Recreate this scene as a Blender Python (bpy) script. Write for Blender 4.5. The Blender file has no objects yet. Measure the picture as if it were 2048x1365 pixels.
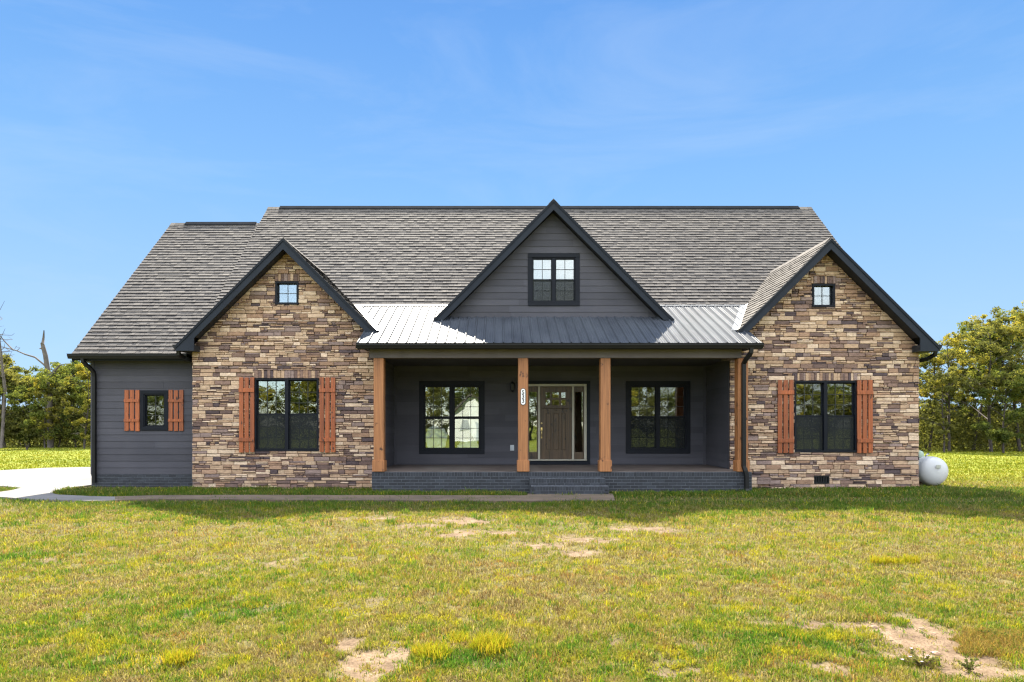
import bpy, math, random
import numpy as np
from mathutils import Vector, Matrix, noise
random.seed(7)
RNG = np.random.default_rng(11)
SC = bpy.context.scene
COL = SC.collection
# ------------------------------------------------------------------ survey: measured from the photograph, metres
H = 1.643                 # eye height above the lawn
F = 1260.0                # focal length in photo pixels
def PX(x, D): return (x - 1000.0) * D / F
def PZ(y, D): return H + (850.0 - y) * D / F
def GP(x, y, z=0.0):      # a point of the ground seen at (x, y)
    D = (H - z) * F / (y - 850.0)
    return (PX(x, D), D)
D_WING, D_BACK, D_RAKE, D_GAR, D_PORCH = 15.93, 17.75, 15.58, 16.60, 15.08
ZF = 0.52                 # porch floor
# ------------------------------------------------------------------ object helpers
def tag(o, label=None, cat=None, group=None, kind=None):
    if label: o['label'] = label
    if cat: o['category'] = cat
    if group: o['group'] = group
    if kind: o['kind'] = kind
    return o
def empty(name, loc, parent=None, rz=0.0):
    o = bpy.data.objects.new(name, None); COL.objects.link(o)
    o.location = loc; o.rotation_euler = (0, 0, rz); o.empty_display_size = .2
    if parent: o.parent = parent
    return o
def clip_poly(poly, a, b, c):
    """keep a*u+b*v<=c"""
    out = []
    n = len(poly)
    for i in range(n):
        p, q = poly[i], poly[(i+1) % n]
        dp, dq = a*p[0]+b*p[1]-c, a*q[0]+b*q[1]-c
        if dp <= 0: out.append(p)
        if (dp < 0 < dq) or (dq < 0 < dp):
            t = dp/(dp-dq)
            out.append((p[0]+t*(q[0]-p[0]), p[1]+t*(q[1]-p[1])))
    return out
def clip_convex(poly, region):
    """region: CCW convex polygon"""
    n = len(region)
    for i in range(n):
        (x0, y0), (x1, y1) = region[i], region[(i+1) % n]
        a, b = (y1-y0), -(x1-x0)
        poly = clip_poly(poly, a, b, a*x0+b*y0)
        if len(poly) < 3: return []
    return poly
def minus(rect, holes):
    """rect (x0,x1,z0,z1) minus hole rects -> list of rects"""
    out = [rect]
    for h in holes:
        nxt = []
        for r in out:
            x0, x1, z0, z1 = r
            a0, a1, b0, b1 = max(x0, h[0]), min(x1, h[1]), max(z0, h[2]), min(z1, h[3])
            if a0 >= a1 or b0 >= b1: nxt.append(r); continue
            if a0 > x0: nxt.append((x0, a0, z0, z1))
            if a1 < x1: nxt.append((a1, x1, z0, z1))
            if b0 > z0: nxt.append((a0, a1, z0, b0))
            if b1 < z1: nxt.append((a0, a1, b1, z1))
        out = nxt
    return [r for r in out if r[1]-r[0] > .004 and r[3]-r[2] > .004]
class Frame:
    def __init__(s, o, u, v, n):
        s.o, s.u, s.v, s.n = Vector(o), Vector(u), Vector(v), Vector(n)
    def __call__(s, u, v, d=0.0):
        return s.o + s.u*u + s.v*v + s.n*d
def front(D): return Frame((0, D, 0), (1, 0, 0), (0, 0, 1), (0, -1, 0))     # faces the viewer, out = towards viewer
class MB:
    def __init__(s): s.v = []; s.f = []; s.t = []; s.m = []; s.sm = []
    def face(s, idx, tone=.5, mat=0, smooth=False):
        s.f.append(idx); s.t.append(tone); s.m.append(mat); s.sm.append(smooth)
    def prism(s, poly, fr, o0, o1, tone=.5, mat=0, inset=0.0):
        """poly in frame's u,v (CCW seen from outside); o0 back; o1 front (number or function of u,v)"""
        f1 = o1 if callable(o1) else (lambda u, v: o1)
        f0 = o0 if callable(o0) else (lambda u, v: o0)
        n = len(poly); b = len(s.v)
        cu = sum(p[0] for p in poly)/n; cv = sum(p[1] for p in poly)/n
        fp = poly
        if inset:
            hu = max(abs(p[0]-cu) for p in poly) or 1; hv = max(abs(p[1]-cv) for p in poly) or 1
            ku, kv = max(.3, 1-inset/hu), max(.3, 1-inset/hv)
            fp = [(cu+(p[0]-cu)*ku, cv+(p[1]-cv)*kv) for p in poly]
        for p in poly: s.v.append(fr(p[0], p[1], f0(*p)))
        if inset:
            for p in poly: s.v.append(fr(p[0], p[1], f1(*p)-inset))
            for p in fp: s.v.append(fr(p[0], p[1], f1(*p)))
            rings = 3
        else:
            for p in poly: s.v.append(fr(p[0], p[1], f1(*p)))
            rings = 2
        top = b+(rings-1)*n
        s.face(list(range(top, top+n)), tone, mat)
        for r in range(rings-1):
            for i in range(n):
                j = (i+1) % n
                s.face([b+r*n+i, b+r*n+j, b+(r+1)*n+j, b+(r+1)*n+i], tone, mat)
        s.face([b+i for i in reversed(range(n))], tone, mat)
    def rect(s, fr, u0, u1, v0, v1, d0, d1, tone=.5, mat=0, inset=0.0):
        s.prism([(u0, v0), (u1, v0), (u1, v1), (u0, v1)], fr, d0, d1, tone, mat, inset)
    def box(s, x0, x1, y0, y1, z0, z1, tone=.5, mat=0, bev=0.0):
        """world box, optionally with bevelled edges"""
        if bev <= 0:
            b = len(s.v)
            for z in (z0, z1):
                for x, y in ((x0, y0), (x1, y0), (x1, y1), (x0, y1)): s.v.append(Vector((x, y, z)))
            for q in ((0, 3, 2, 1), (4, 5, 6, 7), (0, 1, 5, 4), (1, 2, 6, 5), (2, 3, 7, 6), (3, 0, 4, 7)):
                s.face([b+i for i in q], tone, mat)
            return
        b = len(s.v); e = bev
        rings = [(z0, e), (z0+e, 0), (z1-e, 0), (z1, e)]
        for z, k in rings:
            a0, a1, c0, c1 = x0+k, x1-k, y0+k, y1-k
            ee = e if k == 0 else e*.4
            for x, y in ((a0+ee, c0), (a1-ee, c0), (a1, c0+ee), (a1, c1-ee), (a1-ee, c1), (a0+ee, c1), (a0, c1-ee), (a0, c0+ee)):
                s.v.append(Vector((x, y, z)))
        for r in range(3):
            for i in range(8):
                j = (i+1) % 8
                s.face([b+r*8+i, b+r*8+j, b+r*8+8+j, b+r*8+8+i], tone, mat)
        s.face([b+24+i for i in range(8)], tone, mat)
        s.face([b+i for i in reversed(range(8))], tone, mat)
    def tube(s, pts, rad, n=8, tone=.5, mat=0, smooth=True, flat=1.0, cap=True):
        pts = [Vector(p) for p in pts]; b = len(s.v)
        rr = rad if isinstance(rad, (list, tuple)) else [rad]*len(pts)
        ref = Vector((0.0, 0.0, 1.0))
        t0 = (pts[-1]-pts[0]).normalized()
        if abs(t0.dot(ref)) > .8: ref = Vector((0.0, 1.0, 0.0))
        for i, p in enumerate(pts):
            t = (pts[min(i+1, len(pts)-1)]-pts[max(i-1, 0)]).normalized()
            a = t.cross(ref)
            a = a.normalized() if a.length > 1e-4 else Vector((1, 0, 0))
            c = t.cross(a).normalized()
            for k in range(n):
                th = 2*math.pi*(k+.5)/n
                s.v.append(p+a*(math.cos(th)*rr[i])+c*(math.sin(th)*rr[i]*flat))
        for i in range(len(pts)-1):
            for k in range(n):
                j = (k+1) % n
                s.face([b+i*n+k, b+i*n+j, b+(i+1)*n+j, b+(i+1)*n+k], tone, mat, smooth)
        if cap:
            s.face([b+k for k in range(n)], tone, mat); e = b+(len(pts)-1)*n
            s.face([e+k for k in reversed(range(n))], tone, mat)
    def lathe(s, prof, cen, axis='z', n=32, tone=.5, mat=0, smooth=True):
        b = len(s.v); cen = Vector(cen)
        for r, h in prof:
            for k in range(n):
                th = 2*math.pi*k/n
                if axis == 'z': s.v.append(cen+Vector((math.cos(th)*r, math.sin(th)*r, h)))
                else: s.v.append(cen+Vector((math.cos(th)*r, h, math.sin(th)*r)))
        for i in range(len(prof)-1):
            for k in range(n):
                j = (k+1) % n
                q = [b+i*n+k, b+i*n+j, b+(i+1)*n+j, b+(i+1)*n+k]
                s.face(q if axis == 'z' else q[::-1], tone, mat, smooth)
    def build(s, name, mats, parent=None, origin=None):
        me = bpy.data.meshes.new(name)
        o = bpy.data.objects.new(name, me); COL.objects.link(o)
        if parent is not None:
            o.parent = parent
        base = Vector((0, 0, 0))
        p = parent
        while p is not None:                      # children are written in world metres; move them into the parent's space
            base = base + Vector(p.location); p = p.parent
        if origin is not None: o.location = Vector(origin)-base; base = Vector(origin)
        me.from_pydata([v-base for v in s.v], [], s.f)
        for m in (mats if isinstance(mats, (list, tuple)) else [mats]): me.materials.append(m)
        me.polygons.foreach_set('material_index', s.m)
        me.polygons.foreach_set('use_smooth', s.sm)
        at = me.attributes.new('tone', 'FLOAT', 'FACE'); at.data.foreach_set('value', s.t)
        me.update()
        return o
# ------------------------------------------------------------------ material helpers
class NT:
    def __init__(s, name):
        s.mat = bpy.data.materials.new(name); s.mat.use_nodes = True
        s.n = s.mat.node_tree.nodes; s.l = s.mat.node_tree.links
        s.b = s.n['Principled BSDF']; s.out = s.n['Material Output']
    def node(s, t, **kw):
        n = s.n.new(t)
        for k, v in kw.items():
            if k in n.inputs: n.inputs[k].default_value = v
            else: setattr(n, k, v)
        return n
    def link(s, a, b): s.l.new(a, b)
    def coord(s, scale=(1, 1, 1)):
        g = s.node('ShaderNodeNewGeometry'); m = s.node('ShaderNodeMapping'); m.inputs['Scale'].default_value = scale
        s.link(g.outputs['Position'], m.inputs['Vector']); return m.outputs['Vector']
    def ocoord(s, scale=(1, 1, 1)):
        g = s.node('ShaderNodeTexCoord'); m = s.node('ShaderNodeMapping'); m.inputs['Scale'].default_value = scale
        s.link(g.outputs['Object'], m.inputs['Vector']); return m.outputs['Vector']
    def noise(s, vec, scale, detail=4, rough=.6):
        n = s.node('ShaderNodeTexNoise'); n.inputs['Scale'].default_value = scale
        n.inputs['Detail'].default_value = detail; n.inputs['Roughness'].default_value = rough
        s.link(vec, n.inputs['Vector']); return n.outputs['Fac']
    def ramp(s, fac, stops, interp='LINEAR'):
        r = s.node('ShaderNodeValToRGB'); r.color_ramp.interpolation = interp
        e = r.color_ramp.elements
        while len(e) < len(stops): e.new(.5)
        for i, (p, c) in enumerate(stops):
            e[i].position = p; e[i].color = (*c, 1) if len(c) == 3 else c
        s.link(fac, r.inputs['Fac']); return r.outputs['Color']
    def attr(s, name, out='Fac'):
        a = s.node('ShaderNodeAttribute'); a.attribute_name = name; return a.outputs[out]
    def mix(s, fac, a, b, mode='MIX'):
        m = s.node('ShaderNodeMix'); m.data_type = 'RGBA'; m.blend_type = mode
        for sock, v in ((m.inputs[0], fac), (m.inputs[6], a), (m.inputs[7], b)):
            if hasattr(v, 'links'): s.link(v, sock)
            else: sock.default_value = v if isinstance(v, (int, float)) else (*v, 1)
        return m.outputs[2]
    def math(s, op, a, b=0.0):
        m = s.node('ShaderNodeMath'); m.operation = op
        for sock, v in ((m.inputs[0], a), (m.inputs[1], b)):
            if hasattr(v, 'links'): s.link(v, sock)
            else: sock.default_value = v
        return m.outputs[0]
    def bump(s, h, strength=.3, dist=.01):
        b = s.node('ShaderNodeBump'); b.inputs['Strength'].default_value = strength; b.inputs['Distance'].default_value = dist
        s.link(h, b.inputs['Height']); s.link(b.outputs['Normal'], s.b.inputs['Normal']); return b
    def base(s, c):
        if hasattr(c, 'links'): s.link(c, s.b.inputs['Base Color'])
        else: s.b.inputs['Base Color'].default_value = (*c, 1)
    def set(s, **kw):
        for k, v in kw.items(): s.b.inputs[k.replace('_', ' ')].default_value = v
        return s
def simple(name, col, rough=.6, var=.25, scale=6, bump=.15, bscale=60, metallic=0.0, spec=.5, coat=0.0):
    t = NT(name); v = t.coord()
    n = t.noise(v, scale); c0 = tuple(x*(1-var) for x in col); c1 = tuple(min(1, x*(1+var)) for x in col)
    t.base(t.ramp(n, [(.3, c0), (.7, c1)])); t.set(Roughness=rough, Metallic=metallic)
    t.b.inputs['Specular IOR Level'].default_value = spec
    t.b.inputs['Coat Weight'].default_value = coat
    if bump: t.bump(t.noise(v, bscale, 3), bump, .004)
    return t.mat
M = {}
M['trim'] = simple('navy_black_trim_paint', (.0085, .011, .016), .6, .2, 3, .12, 40, spec=.15)
M['fascia'] = simple('charcoal_fascia_paint', (.016, .020, .028), .65, .15, 2, .2, 30, spec=.15)
M['soffit'] = simple('soffit_black', (.010, .011, .013), .7)
M['gutter'] = simple('dark_aluminium_gutter', (.0095, .0095, .0095), .5, .15, 2, .05, 20, spec=.22)
M['winframe'] = simple('black_vinyl', (.006, .0075, .012), .5, .2, 2, .05, 30, spec=.15)
M['grille'] = simple('dark_grille', (.009, .010, .010), .4)
M['cream'] = simple('cream_painted_jamb', (.36, .335, .27), .5, .1, 5)
M['concrete_floor'] = simple('stained_concrete', (.085, .066, .056), .6, .35, 2.5, .2, 50)
M['interior'] = simple('interior_drywall', (.16, .15, .12), .8)
M['intfloor'] = simple('interior_floor', (.16, .11, .07), .5)
M['skyboard'] = simple('sky_reflection_board', (.30, .32, .34), .8, .12, 1.2)
M['ventdark'] = simple('vent_black', (.006, .007, .008), .5)
M['brass'] = simple('brushed_brass', (.80, .62, .30), .28, .1, 8, .05, 80, metallic=1.0)
M['white'] = simple('white_enamel', (.78, .78, .77), .35, .04, 3, .04, 30)
M['greyplastic'] = simple('grey_plastic_box', (.38, .41, .44), .5)
M['greenplastic'] = simple('pale_green_dome', (.32, .40, .30), .45)
M['black'] = simple('black_ink', (.02, .02, .022), .5)
M['flashing'] = simple('galvanised_flashing', (.45, .45, .44), .35, .15, 6, .1, 40, metallic=.6)
M['rust'] = simple('rusted_steel', (.12, .07, .04), .8)
# charcoal lap siding
t = NT('charcoal_siding'); v = t.coord((.6, 1, 14)); vv = t.coord()
n = t.noise(v, 3, 5); n2 = t.noise(vv, .9, 3); tn = t.attr('tone')
c = t.ramp(n, [(.3, (.054, .0535, .064)), (.7, (.068, .0665, .079))])
c = t.mix(.5, c, t.ramp(n2, [(.35, (.050, .050, .060)), (.65, (.075, .072, .083))]))
c = t.mix(1.0, c, t.ramp(tn, [(0, (.86, .86, .86)), (1, (1.1, 1.1, 1.1))]), 'MULTIPLY')
t.base(c); t.set(Roughness=.7); t.b.inputs['Specular IOR Level'].default_value = .18
t.bump(t.noise(v, 12, 6), .25, .004); M['siding'] = t.mat
# ledge stone
t = NT('ledge_stone'); tn = t.attr('tone'); v = t.coord((1, 1, 3.2))
c = t.ramp(tn, [(0, (.082, .060, .064)), (.13, (.138, .092, .080)), (.26, (.205, .134, .106)), (.38, (.30, .190, .128)), (.5, (.395, .272, .182)),
                (.62, (.475, .345, .242)), (.74, (.56, .43, .318)), (.85, (.235, .172, .154)), (1.0, (.140, .114, .122))], 'CONSTANT')
streak = t.noise(v, 7, 6, .7); blot = t.noise(t.coord(), 16, 5, .65)
c = t.mix(.75, c, t.ramp(streak, [(.28, (.42, .36, .34)), (.45, (.95, .93, .90)), (.70, (1.28, 1.24, 1.18))]), 'MULTIPLY')
c = t.mix(.55, c, t.ramp(blot, [(.3, (.62, .56, .55)), (.52, (1, 1, 1)), (.75, (1.2, 1.18, 1.12))]), 'MULTIPLY')
t.base(c); t.set(Roughness=.85); t.b.inputs['Specular IOR Level'].default_value = .25
h = t.math('ADD', t.noise(v, 9, 8, .7), t.math('MULTIPLY', t.noise(t.coord(), 45, 4), .5))
t.bump(h, .8, .02); M['stone'] = t.mat
M['mortar'] = simple('stone_joint', (.022, .017, .015), .95, .3, 8, .5, 40)
# shingles
t = NT('asphalt_shingle'); tn = t.attr('tone'); v = t.coord()
c = t.ramp(tn, [(0, (.008, .008, .009)), (.12, (.016, .015, .016)), (.3, (.070, .063, .058)), (.5, (.095, .086, .079)), (.75, (.124, .112, .101)), (1, (.17, .151, .130))])
g = t.noise(v, 190, 2, .8)
c = t.mix(.8, c, t.ramp(g, [(.3, (.6, .6, .6)), (.7, (1.35, 1.33, 1.3))]), 'MULTIPLY')
c = t.mix(.35, c, t.ramp(t.noise(v, .7, 3), [(.3, (.86, .85, .86)), (.7, (1.15, 1.13, 1.08))]), 'MULTIPLY')
t.base(c); t.set(Roughness=.9); t.b.inputs['Specular IOR Level'].default_value = .2
t.bump(g, .5, .003); M['shingle'] = t.mat
# painted metal roof
t = NT('charcoal_metal_roof'); v = t.coord((1, .35, .35))
c = t.ramp(t.noise(v, 2, 4), [(.35, (.038, .043, .053)), (.65, (.055, .062, .074))])
sp = t.noise(t.coord(), 7, 2); dots = t.ramp(sp, [(.77, (0, 0, 0)), (.80, (1, 1, 1))])
c = t.mix(dots, c, (.3, .3, .32))
t.base(c); t.set(Metallic=.0)
t.link(t.ramp(t.noise(t.coord(), 1.6, 5), [(.3, (.46,)*3), (.7, (.54,)*3)]), t.b.inputs['Roughness'])
t.b.inputs['Specular IOR Level'].default_value = .12
t.bump(t.noise(t.coord(), 5, 3), .12, .01); M['metal'] = t.mat
M['ventmatte'] = simple('matte_ridge_vent', (.012, .014, .018), .95, .2, 4, .3, 30, spec=.02)
# painted brick
t = NT('navy_painted_brick'); tn = t.attr('tone'); v = t.coord()
c = t.ramp(tn, [(0, (.010, .012, .017)), (.6, (.018, .021, .028)), (.8, (.026, .031, .040)), (1, (.060, .068, .080))])
c = t.mix(t.ramp(t.noise(v, 18, 5, .7), [(.62, (0, 0, 0)), (.8, (.5, .5, .5))]), c, (.06, .063, .068))
t.base(c); t.set(Roughness=.7); t.bump(t.noise(v, 60, 5), .5, .006); M['brick'] = t.mat
M['brickjoint'] = simple('painted_mortar', (.085, .094, .108), .85, .3, 12, .4, 50)
def wood(name, c0, c1, knot, rough=.6, axis=2, sc=1.0):
    t = NT(name); s = [14*sc, 14*sc, 14*sc]; s[axis] = .9*sc
    v = t.coord(tuple(s)); w = t.node('ShaderNodeTexWave'); w.wave_type = 'BANDS'
    w.inputs['Scale'].default_value = .55; w.inputs['Distortion'].default_value = 9; w.inputs['Detail'].default_value = 4
    w.inputs['Detail Scale'].default_value = 1.2
    t.link(v, w.inputs['Vector'])
    c = t.ramp(w.outputs['Fac'], [(.0, c0), (1, c1)])
    c = t.mix(.5, c, t.ramp(t.noise(v, 1.2, 5), [(.3, tuple(x*.75 for x in c0)), (.7, tuple(min(1, x*1.15) for x in c1))]))
    k = t.ramp(t.noise(t.coord((5, 5, 3.4)), 1.3, 2), [(.63, (0, 0, 0)), (.70, (1, 1, 1))])
    c = t.mix(k, c, knot); c = t.mix(1.0, c, t.ramp(t.attr('tone'), [(0, (.8,)*3), (1, (1.2,)*3)]), 'MULTIPLY')
    t.base(c); t.set(Roughness=rough); t.bump(w.outputs['Fac'], .15, .004); return t.mat
M['cedar'] = wood('cedar_post', (.20, .075, .023), (.34, .142, .048), (.06, .02, .008))
M['shutter'] = wood('red_orange_stain', (.155, .036, .009), (.33, .084, .019), (.04, .010, .004), .5)
M['doorwood'] = wood('dark_stained_door', (.022, .013, .006), (.095, .054, .024), (.012, .008, .005), .45)
# glass: reflective clear pane
def glass(name, refl, tint, wav=.0):
    t = NT(name); t.n.remove(t.b)
    tr = t.node('ShaderNodeBsdfTransparent'); tr.inputs['Color'].default_value = (*tint, 1)
    gl = t.node('ShaderNodeBsdfGlossy'); gl.inputs['Roughness'].default_value = 0.0; gl.inputs['Color'].default_value = (.95, 1, .96, 1)
    lw = t.node('ShaderNodeFresnel'); lw.inputs['IOR'].default_value = 1.5
    fac = t.math('ADD', lw.outputs[0], refl)
    if wav:
        b = t.node('ShaderNodeBump'); b.inputs['Strength'].default_value = wav; b.inputs['Distance'].default_value = .02
        t.link(t.noise(t.coord(), 1.7, 1, .4), b.inputs['Height']); t.link(b.outputs['Normal'], gl.inputs['Normal'])
    mx = t.node('ShaderNodeMixShader'); t.link(fac, mx.inputs[0]); t.link(tr.outputs[0], mx.inputs[1]); t.link(gl.outputs[0], mx.inputs[2])
    t.link(mx.outputs[0], t.out.inputs['Surface']); return t.mat
M['glass'] = glass('window_glass', .11, (.94, .97, .95), .16)
M['glass_high'] = glass('gable_window_glass', .20, (.94, .95, .95), .10)
# insect screen
t = NT('insect_screen'); t.n.remove(t.b)
tr = t.node('ShaderNodeBsdfTransparent'); di = t.node('ShaderNodeBsdfDiffuse'); di.inputs['Color'].default_value = (.03, .033, .033, 1)
mx = t.node('ShaderNodeMixShader'); mx.inputs[0].default_value = .5
t.link(tr.outputs[0], mx.inputs[1]); t.link(di.outputs[0], mx.inputs[2]); t.link(mx.outputs[0], t.out.inputs['Surface']); M['screen'] = t.mat
# translucent plastic sheet
t = NT('white_plastic_sheet'); t.base((.8, .82, .84)); t.set(Roughness=.4); t.bump(t.noise(t.coord(), 6, 4), .6, .03); M['plastic'] = t.mat
# tank paint with rust
t = NT('white_tank_paint'); v = t.coord()
r = t.ramp(t.noise(t.coord((1, 1, 1)), 4.5, 5, .7), [(.66, (0, 0, 0)), (.74, (1, 1, 1))])
t.base(t.mix(r, t.ramp(t.noise(v, 2, 4), [(.3, (.40, .40, .40)), (.7, (.50, .50, .50))]), (.30, .20, .11))); t.set(Roughness=.4); M['tank'] = t.mat
# bark and leaves
M['bark'] = simple('bark', (.040, .031, .025), .9, .4, 3, .8, 14)
M['deadwood'] = simple('dead_wood', (.09, .075, .062), .9, .3, 3, .6, 14)
def leafmat(name, stops, trans=.5):
    t = NT(name); t.n.remove(t.b)
    c = t.ramp(t.attr('tone'), stops)
    d = t.node('ShaderNodeBsdfDiffuse'); tr = t.node('ShaderNodeBsdfTranslucent')
    t.link(c, d.inputs['Color'])
    t.link(t.mix(1.0, c, (1.2, 1.15, .6), 'MULTIPLY'), tr.inputs['Color'])
    mx = t.node('ShaderNodeMixShader'); mx.inputs[0].default_value = trans
    t.link(d.outputs[0], mx.inputs[1]); t.link(tr.outputs[0], mx.inputs[2]); t.link(mx.outputs[0], t.out.inputs['Surface']); return t.mat
M['leaf_green'] = leafmat('green_leaves', [(0, (0.0544, 0.0738, 0.0246)), (0.5, (0.1087, 0.1342, 0.038)), (1, (0.1993, 0.2124, 0.0537))])
M['leaf_olive'] = leafmat('olive_leaves', [(0, (0.0724, 0.076, 0.0313)), (0.5, (0.1389, 0.1453, 0.047)), (1, (0.2415, 0.2292, 0.0671))])
M['leaf_yellow'] = leafmat('yellowing_leaves', [(0, (0.1026, 0.1062, 0.0313)), (0.5, (0.2173, 0.2068, 0.0447)), (1, (0.3622, 0.3019, 0.0559))])
# concrete
t = NT('concrete'); v = t.coord()
c = t.ramp(t.noise(v, .8, 6, .7), [(.3, (.115, .107, .100)), (.7, (.155, .147, .139))])
c = t.mix(.6, c, t.ramp(t.noise(v, 40, 3), [(.3, (.85,)*3), (.7, (1.1,)*3)]), 'MULTIPLY')
sp = t.node('ShaderNodeSeparateXYZ'); t.link(v, sp.inputs[0])
jx = t.math('LESS_THAN', t.math('FRACT', t.math('DIVIDE', sp.outputs[0], 3.05)), .008); jy = t.math('LESS_THAN', t.math('FRACT', t.math('DIVIDE', sp.outputs[1], 3.05)), .012)
c = t.mix(t.math('MAXIMUM', jx, jy), c, (.07, .065, .06))
c = t.mix(.55, c, t.ramp(t.noise(t.coord((.5, 1.6, 1)), 1.1, 5, .7), [(.32, (.72, .70, .68)), (.6, (1.06,)*3)]), 'MULTIPLY')
t.base(c); t.set(Roughness=.85); t.bump(t.noise(v, 60, 4), .3, .004); M['concrete'] = t.mat
M['path'] = simple('worn_path_concrete', (.092, .066, .045), .9, .4, 1.6, .3, 50)
# ground
t = NT('lawn_ground'); v = t.coord()
bare = t.attr('bare'); far = t.attr('far')
soil = t.ramp(t.noise(v, 5, 8, .7), [(.3, (.070, .046, .028)), (.5, (.155, .108, .068)), (.72, (.225, .168, .110))])
soil = t.mix(.7, soil, t.ramp(t.noise(v, 55, 3, .7), [(.36, (.45, .40, .36)), (.56, (1.08,)*3)]), 'MULTIPLY')
thatch = t.ramp(t.noise(v, 9, 8, .75), [(.3, (.040, .038, .015)), (.5, (.095, .085, .032)), (.72, (.18, .145, .065))])
thatch = t.mix(.8, thatch, t.ramp(t.noise(v, 70, 3, .8), [(.3, (.45, .45, .4)), (.65, (1.25, 1.2, 1.1))]), 'MULTIPLY')
fg = t.ramp(t.noise(t.coord((.25, 1.2, 1)), .55, 6, .65), [(.3, (.095, .115, .018)), (.5, (.145, .165, .018)), (.68, (.20, .195, .04))])
fg = t.mix(.6, fg, t.ramp(t.noise(t.coord((1.5, .8, 1)), 3.5, 6, .75), [(.3, (.7, .72, .6)), (.7, (1.2, 1.18, 1.1))]), 'MULTIPLY')
t.base(t.mix(bare, t.mix(far, thatch, fg), soil)); t.set(Roughness=.95); t.b.inputs['Specular IOR Level'].default_value = .1
t.bump(t.noise(v, 30, 5), .5, .02); M['ground'] = t.mat
# grass blades carry their own colour
t = NT('grass_blades'); t.n.remove(t.b)
c = t.attr('col', 'Color'); d = t.node('ShaderNodeBsdfDiffuse'); tr = t.node('ShaderNodeBsdfTranslucent')
t.link(c, d.inputs['Color']); t.link(t.mix(1.0, c, (1.1, 1.05, .7), 'MULTIPLY'), tr.inputs['Color'])
mx = t.node('ShaderNodeMixShader'); mx.inputs[0].default_value = .45
t.link(d.outputs[0], mx.inputs[1]); t.link(tr.outputs[0], mx.inputs[2]); t.link(mx.outputs[0], t.out.inputs['Surface']); M['grass'] = t.mat
M['rock'] = simple('brown_stone', (.22, .14, .09), .9, .35, 14, .8, 40)

M['beam'] = simple('lightened_taupe_beam', (.122, .105, .103), .7, .12, 2, .1, 40, spec=.2)  # taupe lightened to carry the stronger light falling on the beam
SKY_SAT, SKY_HUE, SKY_STR, SUN_STR, EXPO = .95, .5, .12, 3.6, 2.45
FILL_CLOUD = (4.6, 4.8, 5.1)
SKYGRAD = [(0.0, (.66, 1.02, 1.48)), (.16, (.54, .92, 1.46)), (.336, (.35, .77, 1.41)), (.51, (.21, .58, 1.30)), (.60, (.15, .48, 1.20))]
# ================================================================== THE HOUSE
house = empty('house', (1.4, 16.0, 0))
tag(house, 'single-storey stone and charcoal-sided house with cedar porch posts and three front gables', 'house')
LA, RA = -5.36, 8.18                 # gable apex x of the two stone wings
HALF = 2.385
ZA = 6.25                            # rake apex height at D_RAKE
# ---------- window placement (x0,x1,z0,z1) on the wing wall
def wrect(x0, x1, y0, y1, D): return (PX(x0, D), PX(x1, D), PZ(y1, D), PZ(y0, D))
W_L = wrect(510.4, 638, 757.4, 902.5, D_WING); W_R = wrect(1587.7, 1712, 762.4, 904.5, D_WING)
G_L = wrect(551.5, 598, 564, 610, D_WING); G_R = wrect(1623, 1668.5, 568.7, 614.7, D_WING)
VENT = wrect(1627.5, 1657.4, 951.5, 967.5, D_WING)
W_G = wrect(281.6, 337, 781.5, 861.5, D_GAR)
D_CG = 16.73
W_C = wrect(1056, 1159, 508, 612, D_CG)
W_PL = wrect(838.7, 969, 763, 908, D_BACK); W_PR = wrect(1251.6, 1380, 763, 907, D_BACK)
DOOR = wrect(1045.5, 1179.7, 762.5, 928, D_BACK)
# ---------- generic wall builders
def wall_backing(name, fr, region, holes, thick, mat, tone=.5, d1=0.0):
    mb = MB()
    us = [p[0] for p in region]; vs = [p[1] for p in region]
    for r in minus((min(us), max(us), min(vs), max(vs)), holes):
        poly = clip_convex([(r[0], r[2]), (r[1], r[2]), (r[1], r[3]), (r[0], r[3])], region)
        if len(poly) >= 3: mb.prism(poly, fr, d1-thick, d1, tone)
    return mb
def lap_siding(mb, fr, region, holes, z0, expo=.174, seed=1):
    rnd = random.Random(seed)
    vs = [p[1] for p in region]; us = [p[0] for p in region]
    z = z0
    while z < max(vs):
        u = min(us)-rnd.random()*2
        while u < max(us):
            L = 3.66
            tone = rnd.random()
            for r in minus((u, u+L-.003, z, z+expo), holes):
                poly = clip_convex([(r[0], r[2]), (r[1], r[2]), (r[1], r[3]), (r[0], r[3])], region)
                if len(poly) >= 3:
                    mb.prism(poly, fr, 0.0, (lambda zz: (lambda a, b: .017-.011*(b-zz)/expo))(z), tone)
            u += L
        z += expo
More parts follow.
